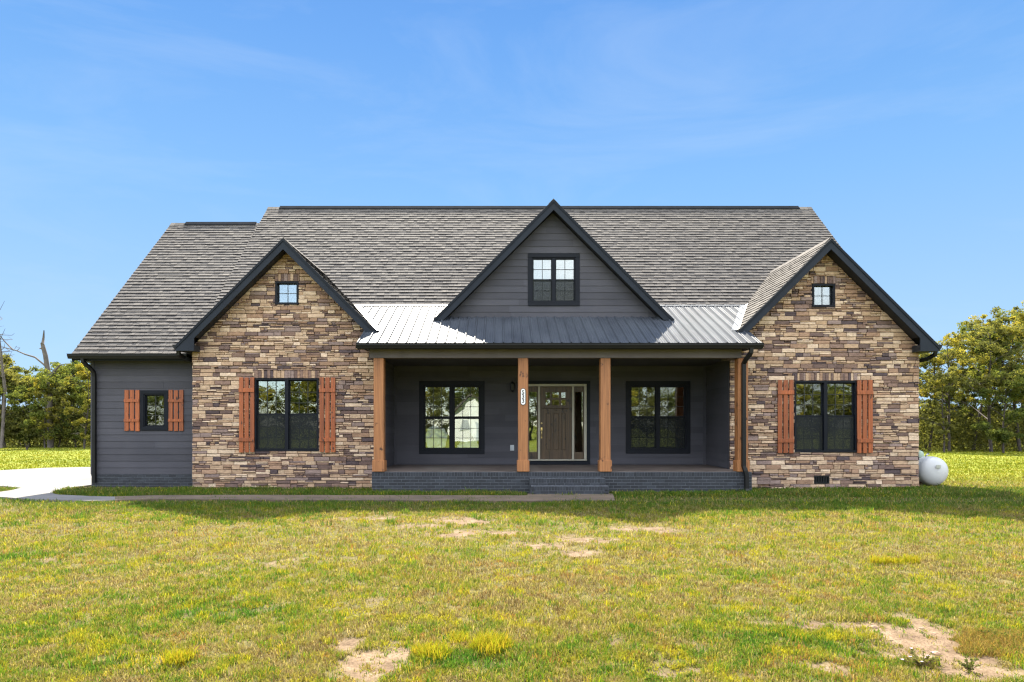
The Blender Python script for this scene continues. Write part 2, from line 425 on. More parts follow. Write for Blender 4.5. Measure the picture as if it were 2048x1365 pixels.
def stone_fill(mb, fr, region, holes, seed):
    rnd = random.Random(seed)
    us = [p[0] for p in region]; vs = [p[1] for p in region]
    z = min(vs)
    TW = [(.06, 5), (.18, 9), (.30, 13), (.42, 15), (.55, 19), (.68, 18), (.79, 11), (.9, 8), (.97, 3)]
    tones = [a for a, b in TW for _ in range(b)]
    while z < max(vs):
        h = rnd.choice((.075, .09, .10, .112))
        u = min(us)-rnd.random()*.3
        while u < max(us):
            w = rnd.uniform(.15, .44)
            mode = rnd.random()
            cells = []
            if mode < .60: cells = [(u, u+w, z, z+h)]
            elif mode < .97:
                k = rnd.choice((.4, .5, .6))
                for a, b in ((0, k), (k, 1)):
                    if rnd.random() < .5: cells.append((u, u+w, z+a*h, z+b*h))
                    else:
                        m = u+w*rnd.uniform(.3, .7)
                        cells += [(u, m, z+a*h, z+b*h), (m, u+w, z+a*h, z+b*h)]
            else:
                for a in range(3): cells.append((u, u+w, z+a*h/3, z+(a+1)*h/3))
            for cx0, cx1, cz0, cz1 in cells:
                d = rnd.uniform(.018, .052); tl = rnd.uniform(-.010, .010); tilt = rnd.uniform(-.16, .12); tone = rnd.choice(tones)+rnd.uniform(-.03, .03)
                j = .0035
                for r in minus((cx0+j, cx1-j, cz0+j*rnd.uniform(.5, 1.6), cz1-j*rnd.uniform(.5, 1.4)), holes):
                    q = [(r[0]+rnd.uniform(0, .004), r[2]+rnd.uniform(0, .004)), (r[1]-rnd.uniform(0, .004), r[2]+rnd.uniform(0, .004)),
                         (r[1]-rnd.uniform(0, .004), r[3]-rnd.uniform(0, .004)), (r[0]+rnd.uniform(0, .004), r[3]-rnd.uniform(0, .004))]
                    poly = clip_convex(q, region)
                    if len(poly) >= 3:
                        mb.prism(poly, fr, 0.0, (lambda d, zc, uc, w, ti, tl: (lambda a, b: d+(zc-b)*ti+(a-uc)/w*tl))(d, (cz0+cz1)/2, (cx0+cx1)/2, w, tilt, tl), tone, 0, .006)
            u += w
        z += h
def soldiers(mb, fr, u0, u1, z0, z1, seed):
    rnd = random.Random(seed); u = u0
    while u < u1-.02:
        w = min(rnd.uniform(.05, .10), u1-u)
        mb.rect(fr, u+.003, u+w-.003, z0+.004+rnd.uniform(0, .008), z1-.004-rnd.uniform(0, .01), 0.0, rnd.uniform(.028, .050), rnd.choice((.03, .18, .3, .42, .55, .68, .9, .18, .55, .3)), 0, .006)
        u += w
EAVE_Z = 3.42
def wing(cx, main_win, gab_win, extra, seed):
    fr = front(D_WING)
    x0, x1 = cx-HALF, cx+HALF
    ztop = ZA-.25
    reg = [(x0, -.12), (x1, -.12), (x1, ztop-HALF), (cx, ztop), (x0, ztop-HALF)]
    s1 = (main_win[0]-.01, main_win[1]+.01, main_win[3], main_win[3]+.205)
    s2 = (gab_win[0]-.02, gab_win[1]+.02, gab_win[3], gab_win[3]+.20)
    mb = wall_backing('w', fr, reg, [main_win, gab_win]+extra, .22, None)
    for i in range(len(mb.m)): mb.m[i] = 1
    stone_fill(mb, fr, reg, [main_win, gab_win, s1, s2]+extra, seed)
    soldiers(mb, fr, s1[0], s1[1], s1[2], s1[3], seed+1); soldiers(mb, fr, s2[0], s2[1], s2[2], s2[3], seed+2)
    o = mb.build('stone_wall', [M['stone'], M['mortar']], house)
    return o
wing(LA-.02, W_L, G_L, [], 21)
wing(RA+.01, W_R, G_R, [VENT], 57)
# garage-side siding wall, brick footing
GX0 = -10.76
frg = front(D_GAR)
reg = [(GX0, .34), (LA-HALF+.1, .34), (LA-HALF+.1, 3.5), (GX0, 3.5)]
mb = wall_backing('w', frg, reg, [W_G], .2, None); lap_siding(mb, frg, reg, [W_G], .34, seed=3)
mb.rect(frg, GX0-.012, GX0+.075, .34, 3.45, .0, .026, .2)                       # corner board
mb.build('siding_wall', M['siding'], house)
# porch walls
frb = front(D_BACK)
PXL, PXR = LA+HALF-.02, RA-HALF+.01
reg = [(PXL-.1, ZF-.1), (PXR+.1, ZF-.1), (PXR+.1, 3.6), (PXL-.1, 3.6)]
mb = wall_backing('w', frb, reg, [W_PL, W_PR, DOOR], .2, None); lap_siding(mb, frb, reg, [W_PL, W_PR, DOOR], ZF+.02, seed=5)
mb.rect(frb, PXL, PXL+.09, ZF, 3.3, .0, .024, .1); mb.rect(frb, PXR-.09, PXR, ZF, 3.3, .0, .024, .1)
mb.build('porch_wall', M['siding'], house)
for side, X in ((1, PXL), (-1, PXR)):
    fr = Frame((X, 0, 0), (0, -side, 0), (0, 0, 1), (side, 0, 0))
    u0, u1 = sorted((-side*(D_WING+.0), -side*D_BACK))
    reg = [(u0, ZF-.1), (u1, ZF-.1), (u1, 3.6), (u0, 3.6)]
    mb = MB(); mb.rect(fr, u0, u1, -.1, 3.6, -.2, -.002); lap_siding(mb, fr, reg, [], ZF+.02, seed=9+side)
    ue = -side*D_WING
    mb.rect(fr, min(ue, ue+(.09 if side < 0 else -.09) * (1 if side<0 else -1)), max(ue, ue+.09), ZF, 3.3, 0, .022, .1) if side < 0 else mb.rect(fr, ue-.09, ue, ZF, 3.3, 0, .022, .1)
    mb.build('porch_side_wall', M['siding'], house)
# outer side and rear walls
DB = 27.2
def side_wall(X, side, D0, zr, Dr, name):
    fr = Frame((X, 0, 0), (0, -side, 0), (0, 0, 1), (side, 0, 0))
    pts = [(-side*D0, -.1), (-side*D0, zr-(Dr-D0)-.22), (-side*Dr, zr-.25), (-side*DB, zr-(DB-Dr)-.22), (-side*DB, -.1)]
    a = sum(pts[i][0]*pts[(i+1) % 5][1]-pts[(i+1) % 5][0]*pts[i][1] for i in range(5))
    if a < 0: pts = pts[::-1]
    mb = MB(); mb.prism(pts, fr, -.2, 0.0); lap_siding(mb, fr, pts, [], .3, seed=31)
    mb.build(name, M['siding'], house)
side_wall(GX0, -1, D_GAR, 8.39, 21.16, 'side_wall')
side_wall(RA+HALF, 1, D_WING+.2, 9.15, 21.92, 'side_wall')
mb = MB(); mb.box(GX0, RA+HALF, DB, DB+.2, -.1, 3.7); mb.build('rear_wall', M['siding'], house)
mb = MB(); mb.box(GX0+.2, RA+HALF-.2, 18.0, DB, .35, .5); mb.box(GX0+.2, PXL-.2, 16.9, 18.0, .35, .5); mb.box(PXR+.2, RA+HALF-.2, 16.2, 18.0, .35, .5); mb.build('floor_slab', M['intfloor'], house)
mb = MB(); mb.box(GX0+.2, RA+HALF-.2, 21.0, 21.1, .5, 3.1)
for x in (-7.6, -2.9, 0.2, 5.9): mb.box(x-.06, x+.06, 18.0, 21.0, .5, 3.1)
mb.box(GX0+.2, PXL-.2, 16.85, DB, 3.1, 3.15); mb.box(PXL-.2, PXR+.2, 18.0, DB, 3.1, 3.15); mb.box(PXR+.2, RA+HALF-.2, 16.2, DB, 3.1, 3.15)
mb.build('partition_wall', M['interior'], house)
# brick work
def brick_face(mb, fr, u0, u1, z0, z1, seed, rowlock=True):
    rnd = random.Random(seed)
    mb.rect(fr, u0, u1, z0, z1, -.09, -.004, .5, 1)
    zt = z1
    if rowlock:
        u = u0; h = min(.095, z1-z0)
        while u < u1-.01:
            w = min(.066, u1-u); mb.rect(fr, u+.004, u+w-.004, z1-h, z1-.002, -.02, rnd.uniform(.001, .006), rnd.random()*.8, 0, .003); u += w
        zt = z1-h-.004
    k = 0
    while zt > z0+.02:
        h = min(.072, zt-z0); u = u0-(.1 if k % 2 else 0)
        while u < u1-.005:
            a, b = max(u0, u), min(u1, u+.203)
            if b-a > .02: mb.rect(fr, a+.004, b-.005, zt-h+.006, zt-.006, -.02, rnd.uniform(0, .006), rnd.random()*.8, 0, .003)
            u += .203
        zt -= h; k += 1
mb = MB(); brick_face(mb, front(D_PORCH), -3.07, 6.03, -.1, ZF-.012, 3)
for side, X in ((-1, -3.07), (1, 6.03)):
    fr = Frame((X, 0, 0), (0, -side, 0), (0, 0, 1), (side, 0, 0)); a, b = sorted((-side*(D_PORCH+.095), -side*(D_WING-.002)))
    brick_face(mb, fr, a, b, -.1, ZF-.012, 4)
mb.build('porch_foundation', [M['brick'], M['brickjoint']], house)
mb = MB(); brick_face(mb, front(D_GAR-.012), GX0, LA-HALF, -.1, .335, 8, False); mb.build('brick_footing', [M['brick'], M['brickjoint']], house)
mb = MB(); mb.box(-3.0, 5.96, D_PORCH+.09, D_WING-.01, .3, ZF); mb.box(PXL+.005, PXR-.005, D_WING-.01, D_BACK-.02, .3, ZF)
mb.build('porch_floor', M['concrete_floor'], house)
# steps
st = MB()
for k, (y0, zt, x0, x1) in enumerate(((D_PORCH-.30, .38, .70, 2.47), (D_PORCH-.58, .226, .72, 2.50))):
    brick_face(st, front(y0), x0, x1, (.226 if k == 0 else 0)-.06, zt-.002, 40+k)
    for side, X in ((-1, x0), (1, x1)):
        fr = Frame((X, 0, 0), (0, -side, 0), (0, 0, 1), (side, 0, 0)); a, b = sorted((-side*(y0+.004), -side*(D_PORCH-.008)))
        brick_face(st, fr, a, b, -.06, zt-.004, 50+k)
    yb = D_PORCH-.008 if k == 0 else D_PORCH-.302
    st.box(x0+.09, x1-.09, y0+.09, yb, -.05, zt-.006, .7)
    u = x0
    while u < x1-.01:                                   # rowlock treads
        w = min(.068, x1-u); st.box(u+.003, u+w-.003, y0+.002, yb, zt-.05, zt+random.uniform(0, .004), random.uniform(.85, 1.0), 0, .004); u += w
st.build('steps', [M['brick'], M['brickjoint']], house)
# ---------- posts and beam
DPO = 15.2
for cx in (759, 1046, 1209.5, 1482.5):
    X = PX(cx, DPO); mb = MB()
    mb.box(X-.12, X+.12, DPO-.12, DPO+.12, ZF+.001, 3.24, .5, 0, .008)
    p = mb.build('porch_post', M['cedar'], house)
    b2 = MB()
    w = .147
    b2.box(X-w, X+w, DPO-w, DPO-.1205, ZF+.002, ZF+.262, .6, 0, .005); b2.box(X-w, X+w, DPO+.1205, DPO+w, ZF+.002, ZF+.262, .6, 0, .005)
    b2.box(X-w+.002, X-.1205, DPO-.12, DPO+.12, ZF+.002, ZF+.26, .6, 0, .005); b2.box(X+.1205, X+w-.002, DPO-.12, DPO+.12, ZF+.002, ZF+.26, .6, 0, .005)
    b2.box(X-.135, X+.135, DPO-.135, DPO-.121, ZF+.263, ZF+.285, .7); 
    b2.build('base_trim', M['cedar'], p)
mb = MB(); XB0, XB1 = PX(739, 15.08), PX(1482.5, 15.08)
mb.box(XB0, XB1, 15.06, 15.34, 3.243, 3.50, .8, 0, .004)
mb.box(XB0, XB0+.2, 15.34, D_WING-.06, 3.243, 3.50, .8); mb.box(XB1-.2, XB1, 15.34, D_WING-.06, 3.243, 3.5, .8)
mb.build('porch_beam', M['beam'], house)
mb = MB(); mb.box(XB0+.02, XB1-.02, 14.9, D_WING-.06, 3.505, 3.53); mb.box(PXL, PXR, D_WING-.06, D_BACK-.01, 3.3, 3.34)
mb.build('porch_ceiling', M['siding'], house)
# ---------- roofs
R2 = math.sqrt(.5)
def roof_frame(kind, a):
    # u horizontal, v up the slope, n outward
    if kind == 'front': return Frame(a, (1, 0, 0), (0, R2, R2), (0, -R2, R2))
    if kind == 'back':  return Frame(a, (-1, 0, 0), (0, -R2, R2), (0, R2, R2))
    if kind == 'left':  return Frame(a, (0, -1, 0), (R2, 0, R2), (-R2, 0, R2))
    if kind == 'right': return Frame(a, (0, 1, 0), (-R2, 0, R2), (R2, 0, R2))
def shingles(mb, fr, region, seed, expo=.155, deck=.05):
    rnd = random.Random(seed); off = (0.0, 0.0)
    us = [p[0] for p in region]; vs = [p[1] for p in region]
    mb.prism(region, fr, -deck, -.002, .2)
    v = min(vs); k = 0
    while v < max(vs):
        u = min(us)-rnd.random()*.3; jog = rnd.uniform(-.0015, .0015); ct = rnd.uniform(-.08, .08)
        while u < max(us):
            w = rnd.uniform(.08, .24)
            lam = rnd.random() < .5
            tone = min(1, max(.1, (.62 if lam else .56)+rnd.gauss(0, .085)+ct*.5))
            t0 = .024 if lam else .017
            q = [(u+.002, v+jog), (u+w-.002, v+jog), (u+w-.002, v+expo+.012), (u+.002, v+expo+.012)]
            poly = clip_convex(q, region)
            if len(poly) >= 3:
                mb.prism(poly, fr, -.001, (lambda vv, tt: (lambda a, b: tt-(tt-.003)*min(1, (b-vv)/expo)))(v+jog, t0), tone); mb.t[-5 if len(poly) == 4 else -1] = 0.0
            u += w
        u = min(us)-rnd.random()*.3                     # dark granule band below the next course
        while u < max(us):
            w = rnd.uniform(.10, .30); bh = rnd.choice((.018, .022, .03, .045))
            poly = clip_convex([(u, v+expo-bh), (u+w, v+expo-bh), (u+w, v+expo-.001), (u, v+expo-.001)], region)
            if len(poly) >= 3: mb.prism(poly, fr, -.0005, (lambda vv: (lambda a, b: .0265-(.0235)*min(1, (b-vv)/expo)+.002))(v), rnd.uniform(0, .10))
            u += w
        v += expo; k += 1
def rect_reg(u0, u1, v0, v1): return [(u0, v0), (u1, v0), (u1, v1), (u0, v1)]
S2 = math.sqrt(2)
# main front plane: z = D-12.77 (+.04)
fm = roof_frame('front', (0, 0, -12.73))       # point (u, D, D-12.73) has v = D*sqrt2
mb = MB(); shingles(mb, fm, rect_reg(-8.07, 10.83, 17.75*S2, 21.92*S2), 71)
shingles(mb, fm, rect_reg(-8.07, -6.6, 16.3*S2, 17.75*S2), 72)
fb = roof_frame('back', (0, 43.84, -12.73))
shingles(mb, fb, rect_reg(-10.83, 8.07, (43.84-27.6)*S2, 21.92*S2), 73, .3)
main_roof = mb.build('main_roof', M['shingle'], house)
def ridge(x0, x1, D, z, parent, ca, cb):
    mb = MB(); x = ca                               # shingle caps at both bare ends
    prof = lambda w, a, b: [(-w, -w+a), (0, a), (w, -w+a), (w, -w+b), (0, b), (-w, -w+b)]
    def roofcap(xa, xb, w, a, b, tone, mb):
        bse = len(mb.v); P = prof(w, a, b)
        for X in (xa, xb):
            for dy, dz in P: mb.v.append(Vector((X, D+dy, z+dz)))
        for i in range(6):
            j = (i+1) % 6; mb.face([bse+i, bse+j, bse+6+j, bse+6+i], tone)
        mb.face([bse+5, bse+4, bse+3, bse+2, bse+1, bse], tone); mb.face([bse+6+i for i in range(6)], tone)
    while x < cb: roofcap(x, min(cb, x+.16), .13, .012+random.uniform(0, .004), .034, random.uniform(.3, .8), mb); x += .15
    mb.build('ridge_cap', M['shingle'], parent)
    mb = MB(); roofcap(x0, x1, .125, .036, .070, .5, mb); mb.build('ridge_vent', M['ventmatte'], parent)
ridge(PX(560, 21.9), PX(1597, 21.9), 21.92, 9.19, main_roof, -8.07, 10.83)
fg_ = roof_frame('front', (0, 0, -12.77))
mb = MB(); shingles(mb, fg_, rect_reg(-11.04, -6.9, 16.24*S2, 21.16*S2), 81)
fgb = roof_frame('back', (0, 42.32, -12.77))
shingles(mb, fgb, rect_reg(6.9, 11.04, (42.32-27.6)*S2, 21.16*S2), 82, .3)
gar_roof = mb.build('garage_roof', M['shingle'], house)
ridge(PX(372, 21.16), PX(513, 21.16), 21.16, 8.39, gar_roof, -11.04, -8.1)
def gable_roof(cx, za, D0, xl, xr, seed, name):
    """two slopes; x limits xl,xr of the eaves; runs back until it meets the main plane"""
    mb = MB()
    for side, xe in (('left', xl), ('right', xr)):
        hw = abs(xe-cx); ze = za-hw
        Dr, De = za+12.77+.1, ze+12.77+.1
        if side == 'left':
            fr = roof_frame('left', (cx, 0, za)); P = [(-De, -hw*S2), (-D0, -hw*S2), (-D0, 0), (-Dr, 0)]
        else:
            fr = roof_frame('right', (cx, 0, za)); P = [(D0, -hw*S2), (De, -hw*S2), (Dr, 0), (D0, 0)]
        shingles(mb, fr, P, seed+len(side), .15)
    o = mb.build(name, M['shingle'], house)
    c = MB(); y = D0
    while y < za+12.8:
        b = len(c.v); e = random.uniform(.03, .036)
        for Y in (y, y+.17):
            for dx, dz in ((-.13, -.13+.010), (0, .012), (.13, -.13+.010), (.13, -.13+e), (0, e+.004), (-.13, -.13+e)): c.v.append(Vector((cx+dx, Y, za+dz)))
        tn = random.uniform(.3, .8)
        for i in range(6):
            j = (i+1) % 6; c.face([b+j, b+i, b+6+i, b+6+j], tn)
        c.face([b+i for i in range(6)], tn); c.face([b+6+i for i in reversed(range(6))], tn)
        y += .155
    c.build('ridge_cap', M['shingle'], o)
    return o
XLL, XLR = -8.01, -2.90
XRL, XRR = 5.74, 10.86
gable_roof(LA, ZA, D_RAKE+.01, XLL, XLR, 90, 'gable_roof')
gable_roof(RA, ZA, D_RAKE+.01, XRL, XRR, 95, 'gable_roof')
CX, CZ, D_CR = 1.40, 7.52, 16.45
gable_roof(CX, CZ, D_CR+.01, CX-3.13, CX+3.13, 99, 'gable_roof')
# rakes (fascia boards), soffits and boxed returns
def rake(cx, za, D, xl, xr, drop, name, ret_l, ret_r, zend_l, zend_r, wallD):
    BOX = 2.20
    mb = MB(); fr = front(D)
    for side, xe, zend, ret in ((-1, xl, zend_l, ret_l), (1, xr, zend_r, ret_r)):
        hw = abs(xe-cx); top = lambda u: za-abs(u-cx)-.02
        P = [(cx, za-.02), (cx+side*(hw), za-hw-.02)]
        zb = zend
        # bottom edge of the board
        uu = BOX if ret else za-drop-zb      # boxed return, or where the lower line reaches zb
        ux = cx+side*uu; zl = za-drop-uu
        # split in two convex pieces
        A = [(cx, za-drop), (ux, zl), (ux, za-abs(ux-cx)-.02), (cx, za-.02)]
        B = [(ux, zb), (cx+side*hw, zb), (cx+side*hw, za-hw-.02), (ux, za-abs(ux-cx)-.02)]
        for R in (A, B):
            if side < 0: R = R[::-1]
            mb.prism(R, fr, 0.0, .025, .5)
        # narrow drip strip at the top edge
        e = .055
        S = [(cx, za-.02-e), (cx+side*hw, za-hw-.02-e), (cx+side*(hw+.01), za-hw-.0), (cx, za+.0)]
        if side < 0: S = S[::-1]
        mb.prism(S, fr, .025, .040, .5, 1)
        # soffit board underneath (runs from the fascia back to the wall)
        U = [(cx, za-drop+.03), (ux, zl+.03), (ux, zl+.075), (cx, za-drop+.075)]
        if side < 0: U = U[::-1]
        mb.prism(U, fr, -(wallD-D)+.055, -.001, .5, 2)
    o = mb.build(name, [M['fascia'], M['trim'], M['soffit']], house)
    return o
rake(LA, ZA, D_RAKE, XLL, XLR, .27, 'rake_board', 1, 0, 3.47, 3.88, D_WING)
rake(RA, ZA, D_RAKE, XRL, XRR, .27, 'rake_board', 0, 1, 3.88, 3.46, D_WING)
rake(CX, CZ, D_CR, CX-3.13, CX+3.13, .27, 'rake_board', 0, 0, 4.375, 4.375, D_CG)
# boxed eave returns at the outer lower corners, side soffits
for cx_, s_, zb_ in ((LA, -1, 3.472), (RA, 1, 3.462)):
    mb = MB(); e0 = cx_+s_*2.203; e1 = cx_+s_*2.645; w0 = cx_+s_*(HALF+.035)
    lo, hi = min(e0, e1), max(e0, e1)
    mb.box(lo, hi, D_RAKE+.002, D_WING-.054, zb_, 3.62)
    lo, hi = min(w0, e1), max(w0, e1)
    mb.box(lo, hi, D_WING-.05, 16.22 if s_ < 0 else DB, zb_, 3.54)
    mb.build('eave_return', M['soffit'], house)
# centre gable siding
fr = front(D_CG); zt = CZ-.25
hw = zt-4.43
reg = [(CX-hw, 4.43), (CX+hw, 4.43), (CX, zt)]
mb = wall_backing('w', fr, reg, [W_C], .15, None); lap_siding(mb, fr, reg, [W_C], 4.43+.03, seed=15)
mb.build('gable_siding', M['siding'], house)
mb = MB(); mb.rect(fr, CX-hw-.05, CX+hw+.05, 4.405, 4.47, .0, .045); mb.build('base_flashing', M['trim'], house)
# porch metal roof
zm0, zm1, Dm0, Dm1 = 3.555, 4.985, 14.80, 17.72
sl = math.hypot(zm1-zm0, Dm1-Dm0); vy, vz = (Dm1-Dm0)/sl, (zm1-zm0)/sl
mb = MB(); mx0, mx1 = -3.38, 6.19
prof = []
pitch = .2286; wx0 = mx0-4*pitch; wx1 = mx1+4*pitch; x = wx0
while x < wx1:
    prof += [(x, .0), (x+.022, .032), (x+.040, .032), (x+.062, .0)]
    for q in (.100, .155): prof += [(x+q, 0), (x+q+.008, .007), (x+q+.020, .007), (x+q+.028, 0)]
    x += pitch
fr = Frame((0, Dm0, zm0), (1, 0, 0), (0, vy, vz), (0, -vz, vy))
vin = (16.0-Dm0)/vy
for i in range(len(prof)-1):
    b = len(mb.v); vs_ = 0 if mx0-.001 <= prof[i][0] and prof[i+1][0] <= mx1 else vin
    for v_ in (vs_, sl):
        mb.v.append(fr(prof[i][0], v_, prof[i][1])); mb.v.append(fr(prof[i+1][0], v_, prof[i+1][1]))
    mb.face([b, b+1, b+3, b+2])
mb.rect(fr, mx0, mx1, 0, sl, -.06, -.004); mb.rect(fr, wx0+.2, mx0-.001, vin, sl, -.06, -.004); mb.rect(fr, mx1+.001, wx1-.2, vin, sl, -.06, -.004)
pr = mb.build('porch_roof', M['metal'], house)
mb = MB()
mb.rect(fr, PX(712, 17.7)-.3, PX(1495, 17.7)+.2, sl-.05, sl+.03, .020, .028)
mb.build('head_flashing', M['flashing'], pr)
mb = MB(); x = mx0
while x < mx1:
    mb.rect(fr, x+.010, x+.036, -.004, .02, -.002, .022, .5); x += pitch
mb.rect(fr, mx0, mx1, -.006, -.001, -.03, -.002, .5)
mb.build('rib_end_trim', M['trim'], pr)
# valley flashing on the metal roof beside each wing roof: strip following the intersection line
def valley(cx, sgn):
    mb = MB()
    for wdt, off, lift, tn in ((.10, .0, .026, .5),):
        P = []
        for D in (D_RAKE+.06, 17.70):
            z = zm0+(D-Dm0)*(zm1-zm0)/(Dm1-Dm0)
            hw = ZA-z
            X = cx+sgn*hw
            P.append((X, D, z))
        (xa, Da, za_), (xb, Db, zb_) = P
        b = len(mb.v)
        for X, D, z in P:
            mb.v.append(Vector((X-sgn*.05, D, z+.05+lift))); mb.v.append(Vector((X+sgn*.012, D, z+lift+.002))); mb.v.append(Vector((X+sgn*(wdt+.05), D, z+lift)))
        for i in (0, 1):
            f_ = [b+i, b+i+1, b+3+i+1, b+3+i]
            mb.face(f_ if sgn > 0 else f_[::-1])
    mb.build('valley_flashing', M['flashing'], pr)
valley(LA, 1); valley(RA, -1)
# ---------- gutters
def gutter(mb, x0, x1, D, z, h=.125, d=.12):
    """K-style gutter along x; front face at D; top at z"""
    prof = [(0.0, 0.0), (.0, -.012), (.012, -.016), (.012, -.050), (.030, -.085), (.045, -h), (d, -h), (d, 0)]
    b = len(mb.v)
    for X in (x0, x1):
        for dy, dz in prof: mb.v.append(Vector((X, D+dy, z+dz)))
    n = len(prof)
    for i in range(n): 
        j = (i+1) % n; mb.face([b+i, b+j, b+n+j, b+n+i][::-1])
    mb.face([b+i for i in range(n)]); mb.face([b+n+i for i in reversed(range(n))])
mb = MB(); gutter(mb, PX(712, 14.72), PX(1527.5, 14.72), 14.70, 3.555); mb.build('gutter', M['gutter'], house)
mb = MB(); gutter(mb, PX(133, 16.12), -8.03, 16.12, 3.465); mb.build('gutter', M['gutter'], house)
mb = MB()
mb.box(-11.04, -8.0, 16.243, 16.27, 3.30, 3.44); mb.box(-11.04, -7.75, 16.27, 16.58, 3.33, 3.36)
mb.box(-11.04, GX0-.02, 16.58, DB, 3.31, 3.36)
mb.box(-3.36, 6.17, 14.822, 14.85, 3.42, 3.53); mb.box(-3.36, 6.17, 14.85, 15.06, 3.502, 3.503+.02)
mb.box(-3.36, XB0-.001, 15.06, D_WING-.056, 3.50, 3.522); mb.box(XB1+.001, 6.17, 15.06, D_WING-.056, 3.50, 3.522)
mb.build('eave_fascia', M['trim'], house)
# barge boards closing the ends of the main and garage roof
def barge(X, D0, D1, zoff, name='barge_board', y1=None):
    mb = MB(); b = len(mb.v)
    for Xx in (X-.02, X+.02):
        for D, o in ((D0, -.05), (D1, -.05), (D1, -.24), (D0, -.24)): mb.v.append(Vector((Xx, D, D-zoff+o)))
    for q in ((3, 2, 1, 0), (4, 5, 6, 7), (0, 1, 5, 4), (1, 2, 6, 5), (2, 3, 7, 6), (3, 0, 4, 7)): mb.face([b+i for i in q])
    mb.build(name, M['trim'], house)
barge(-11.03, 16.27, 21.14, 12.77); barge(-8.055, 16.6, 21.9, 12.73); barge(10.81, 16.4, 21.9, 12.73)
# wing side gutters (run along y at the outer eaves)
def gutter_y(X, side, D0, D1, z):
    mb = MB(); prof = [(0, 0), (.0, -.115), (.05, -.125), (.09, -.085), (.105, -.03), (.12, -.012), (.12, 0)]
    b = len(mb.v); n = len(prof)
    for D in (D0, D1):
        for dx, dz in prof: mb.v.append(Vector((X+side*dx, D, z+dz)))
    for i in range(n):
        j = (i+1) % n; q = [b+i, b+j, b+n+j, b+n+i]; mb.face(q if side < 0 else q[::-1])
    mb.face([b+i for i in range(n)]); mb.face([b+n+i for i in range(n)])
    mb.build('gutter', M['gutter'], house)
gutter_y(XRR-.005, 1, D_RAKE+.03, DB, 3.63); gutter_y(XLL+.005, -1, D_RAKE+.03, 16.1, 3.63)
def downspout(pts, w=.075, flat=.72, strap=None):
    mb = MB(); mb.tube(pts, w*.72, 4, .5, 0, False, 1.0)
    o = mb.build('downspout', M['gutter'], house)
    return o
XG = PX(185, 16.45)
downspout([(XG-.09, 16.2, 3.36), (XG-.09, 16.2, 3.27), (XG-.02, 16.38, 3.12), (XG, 16.5, 3.02), (XG, 16.52, 2.9), (XG, 16.52, .12)])
XD = PX(1487.5, 15.0)
downspout([(XD+.09, 14.78, 3.45), (XD+.09, 14.79, 3.34), (XD+.02, 14.9, 3.2), (XD, 15.0, 3.1), (XD, 15.0, 2.9), (XD, 15.0, .66), (XD+.03, 14.98, .55), (XD+.06, 14.98, .42), (XD+.06, 14.98, .12), (XD+.06, 14.93, .05)], .085)
downspout([(XRR+.03, 15.75, 3.52), (XRR+.03, 15.77, 3.40), (XRR-.05, 15.95, 3.31), (XRR-.19, 16.1, 3.27), (XRR-.215, 16.2, 3.2), (XRR-.215, 16.2, .1)], .08)
downspout([(XLL-.03, 15.75, 3.52), (XLL-.03, 15.77, 3.41), (XLL+.02, 15.95, 3.33), (XLL+.14, 16.1, 3.28), (XLL+.17, 16.25, 3.25), (XLL+.17, 16.5, 3.2)], .08)
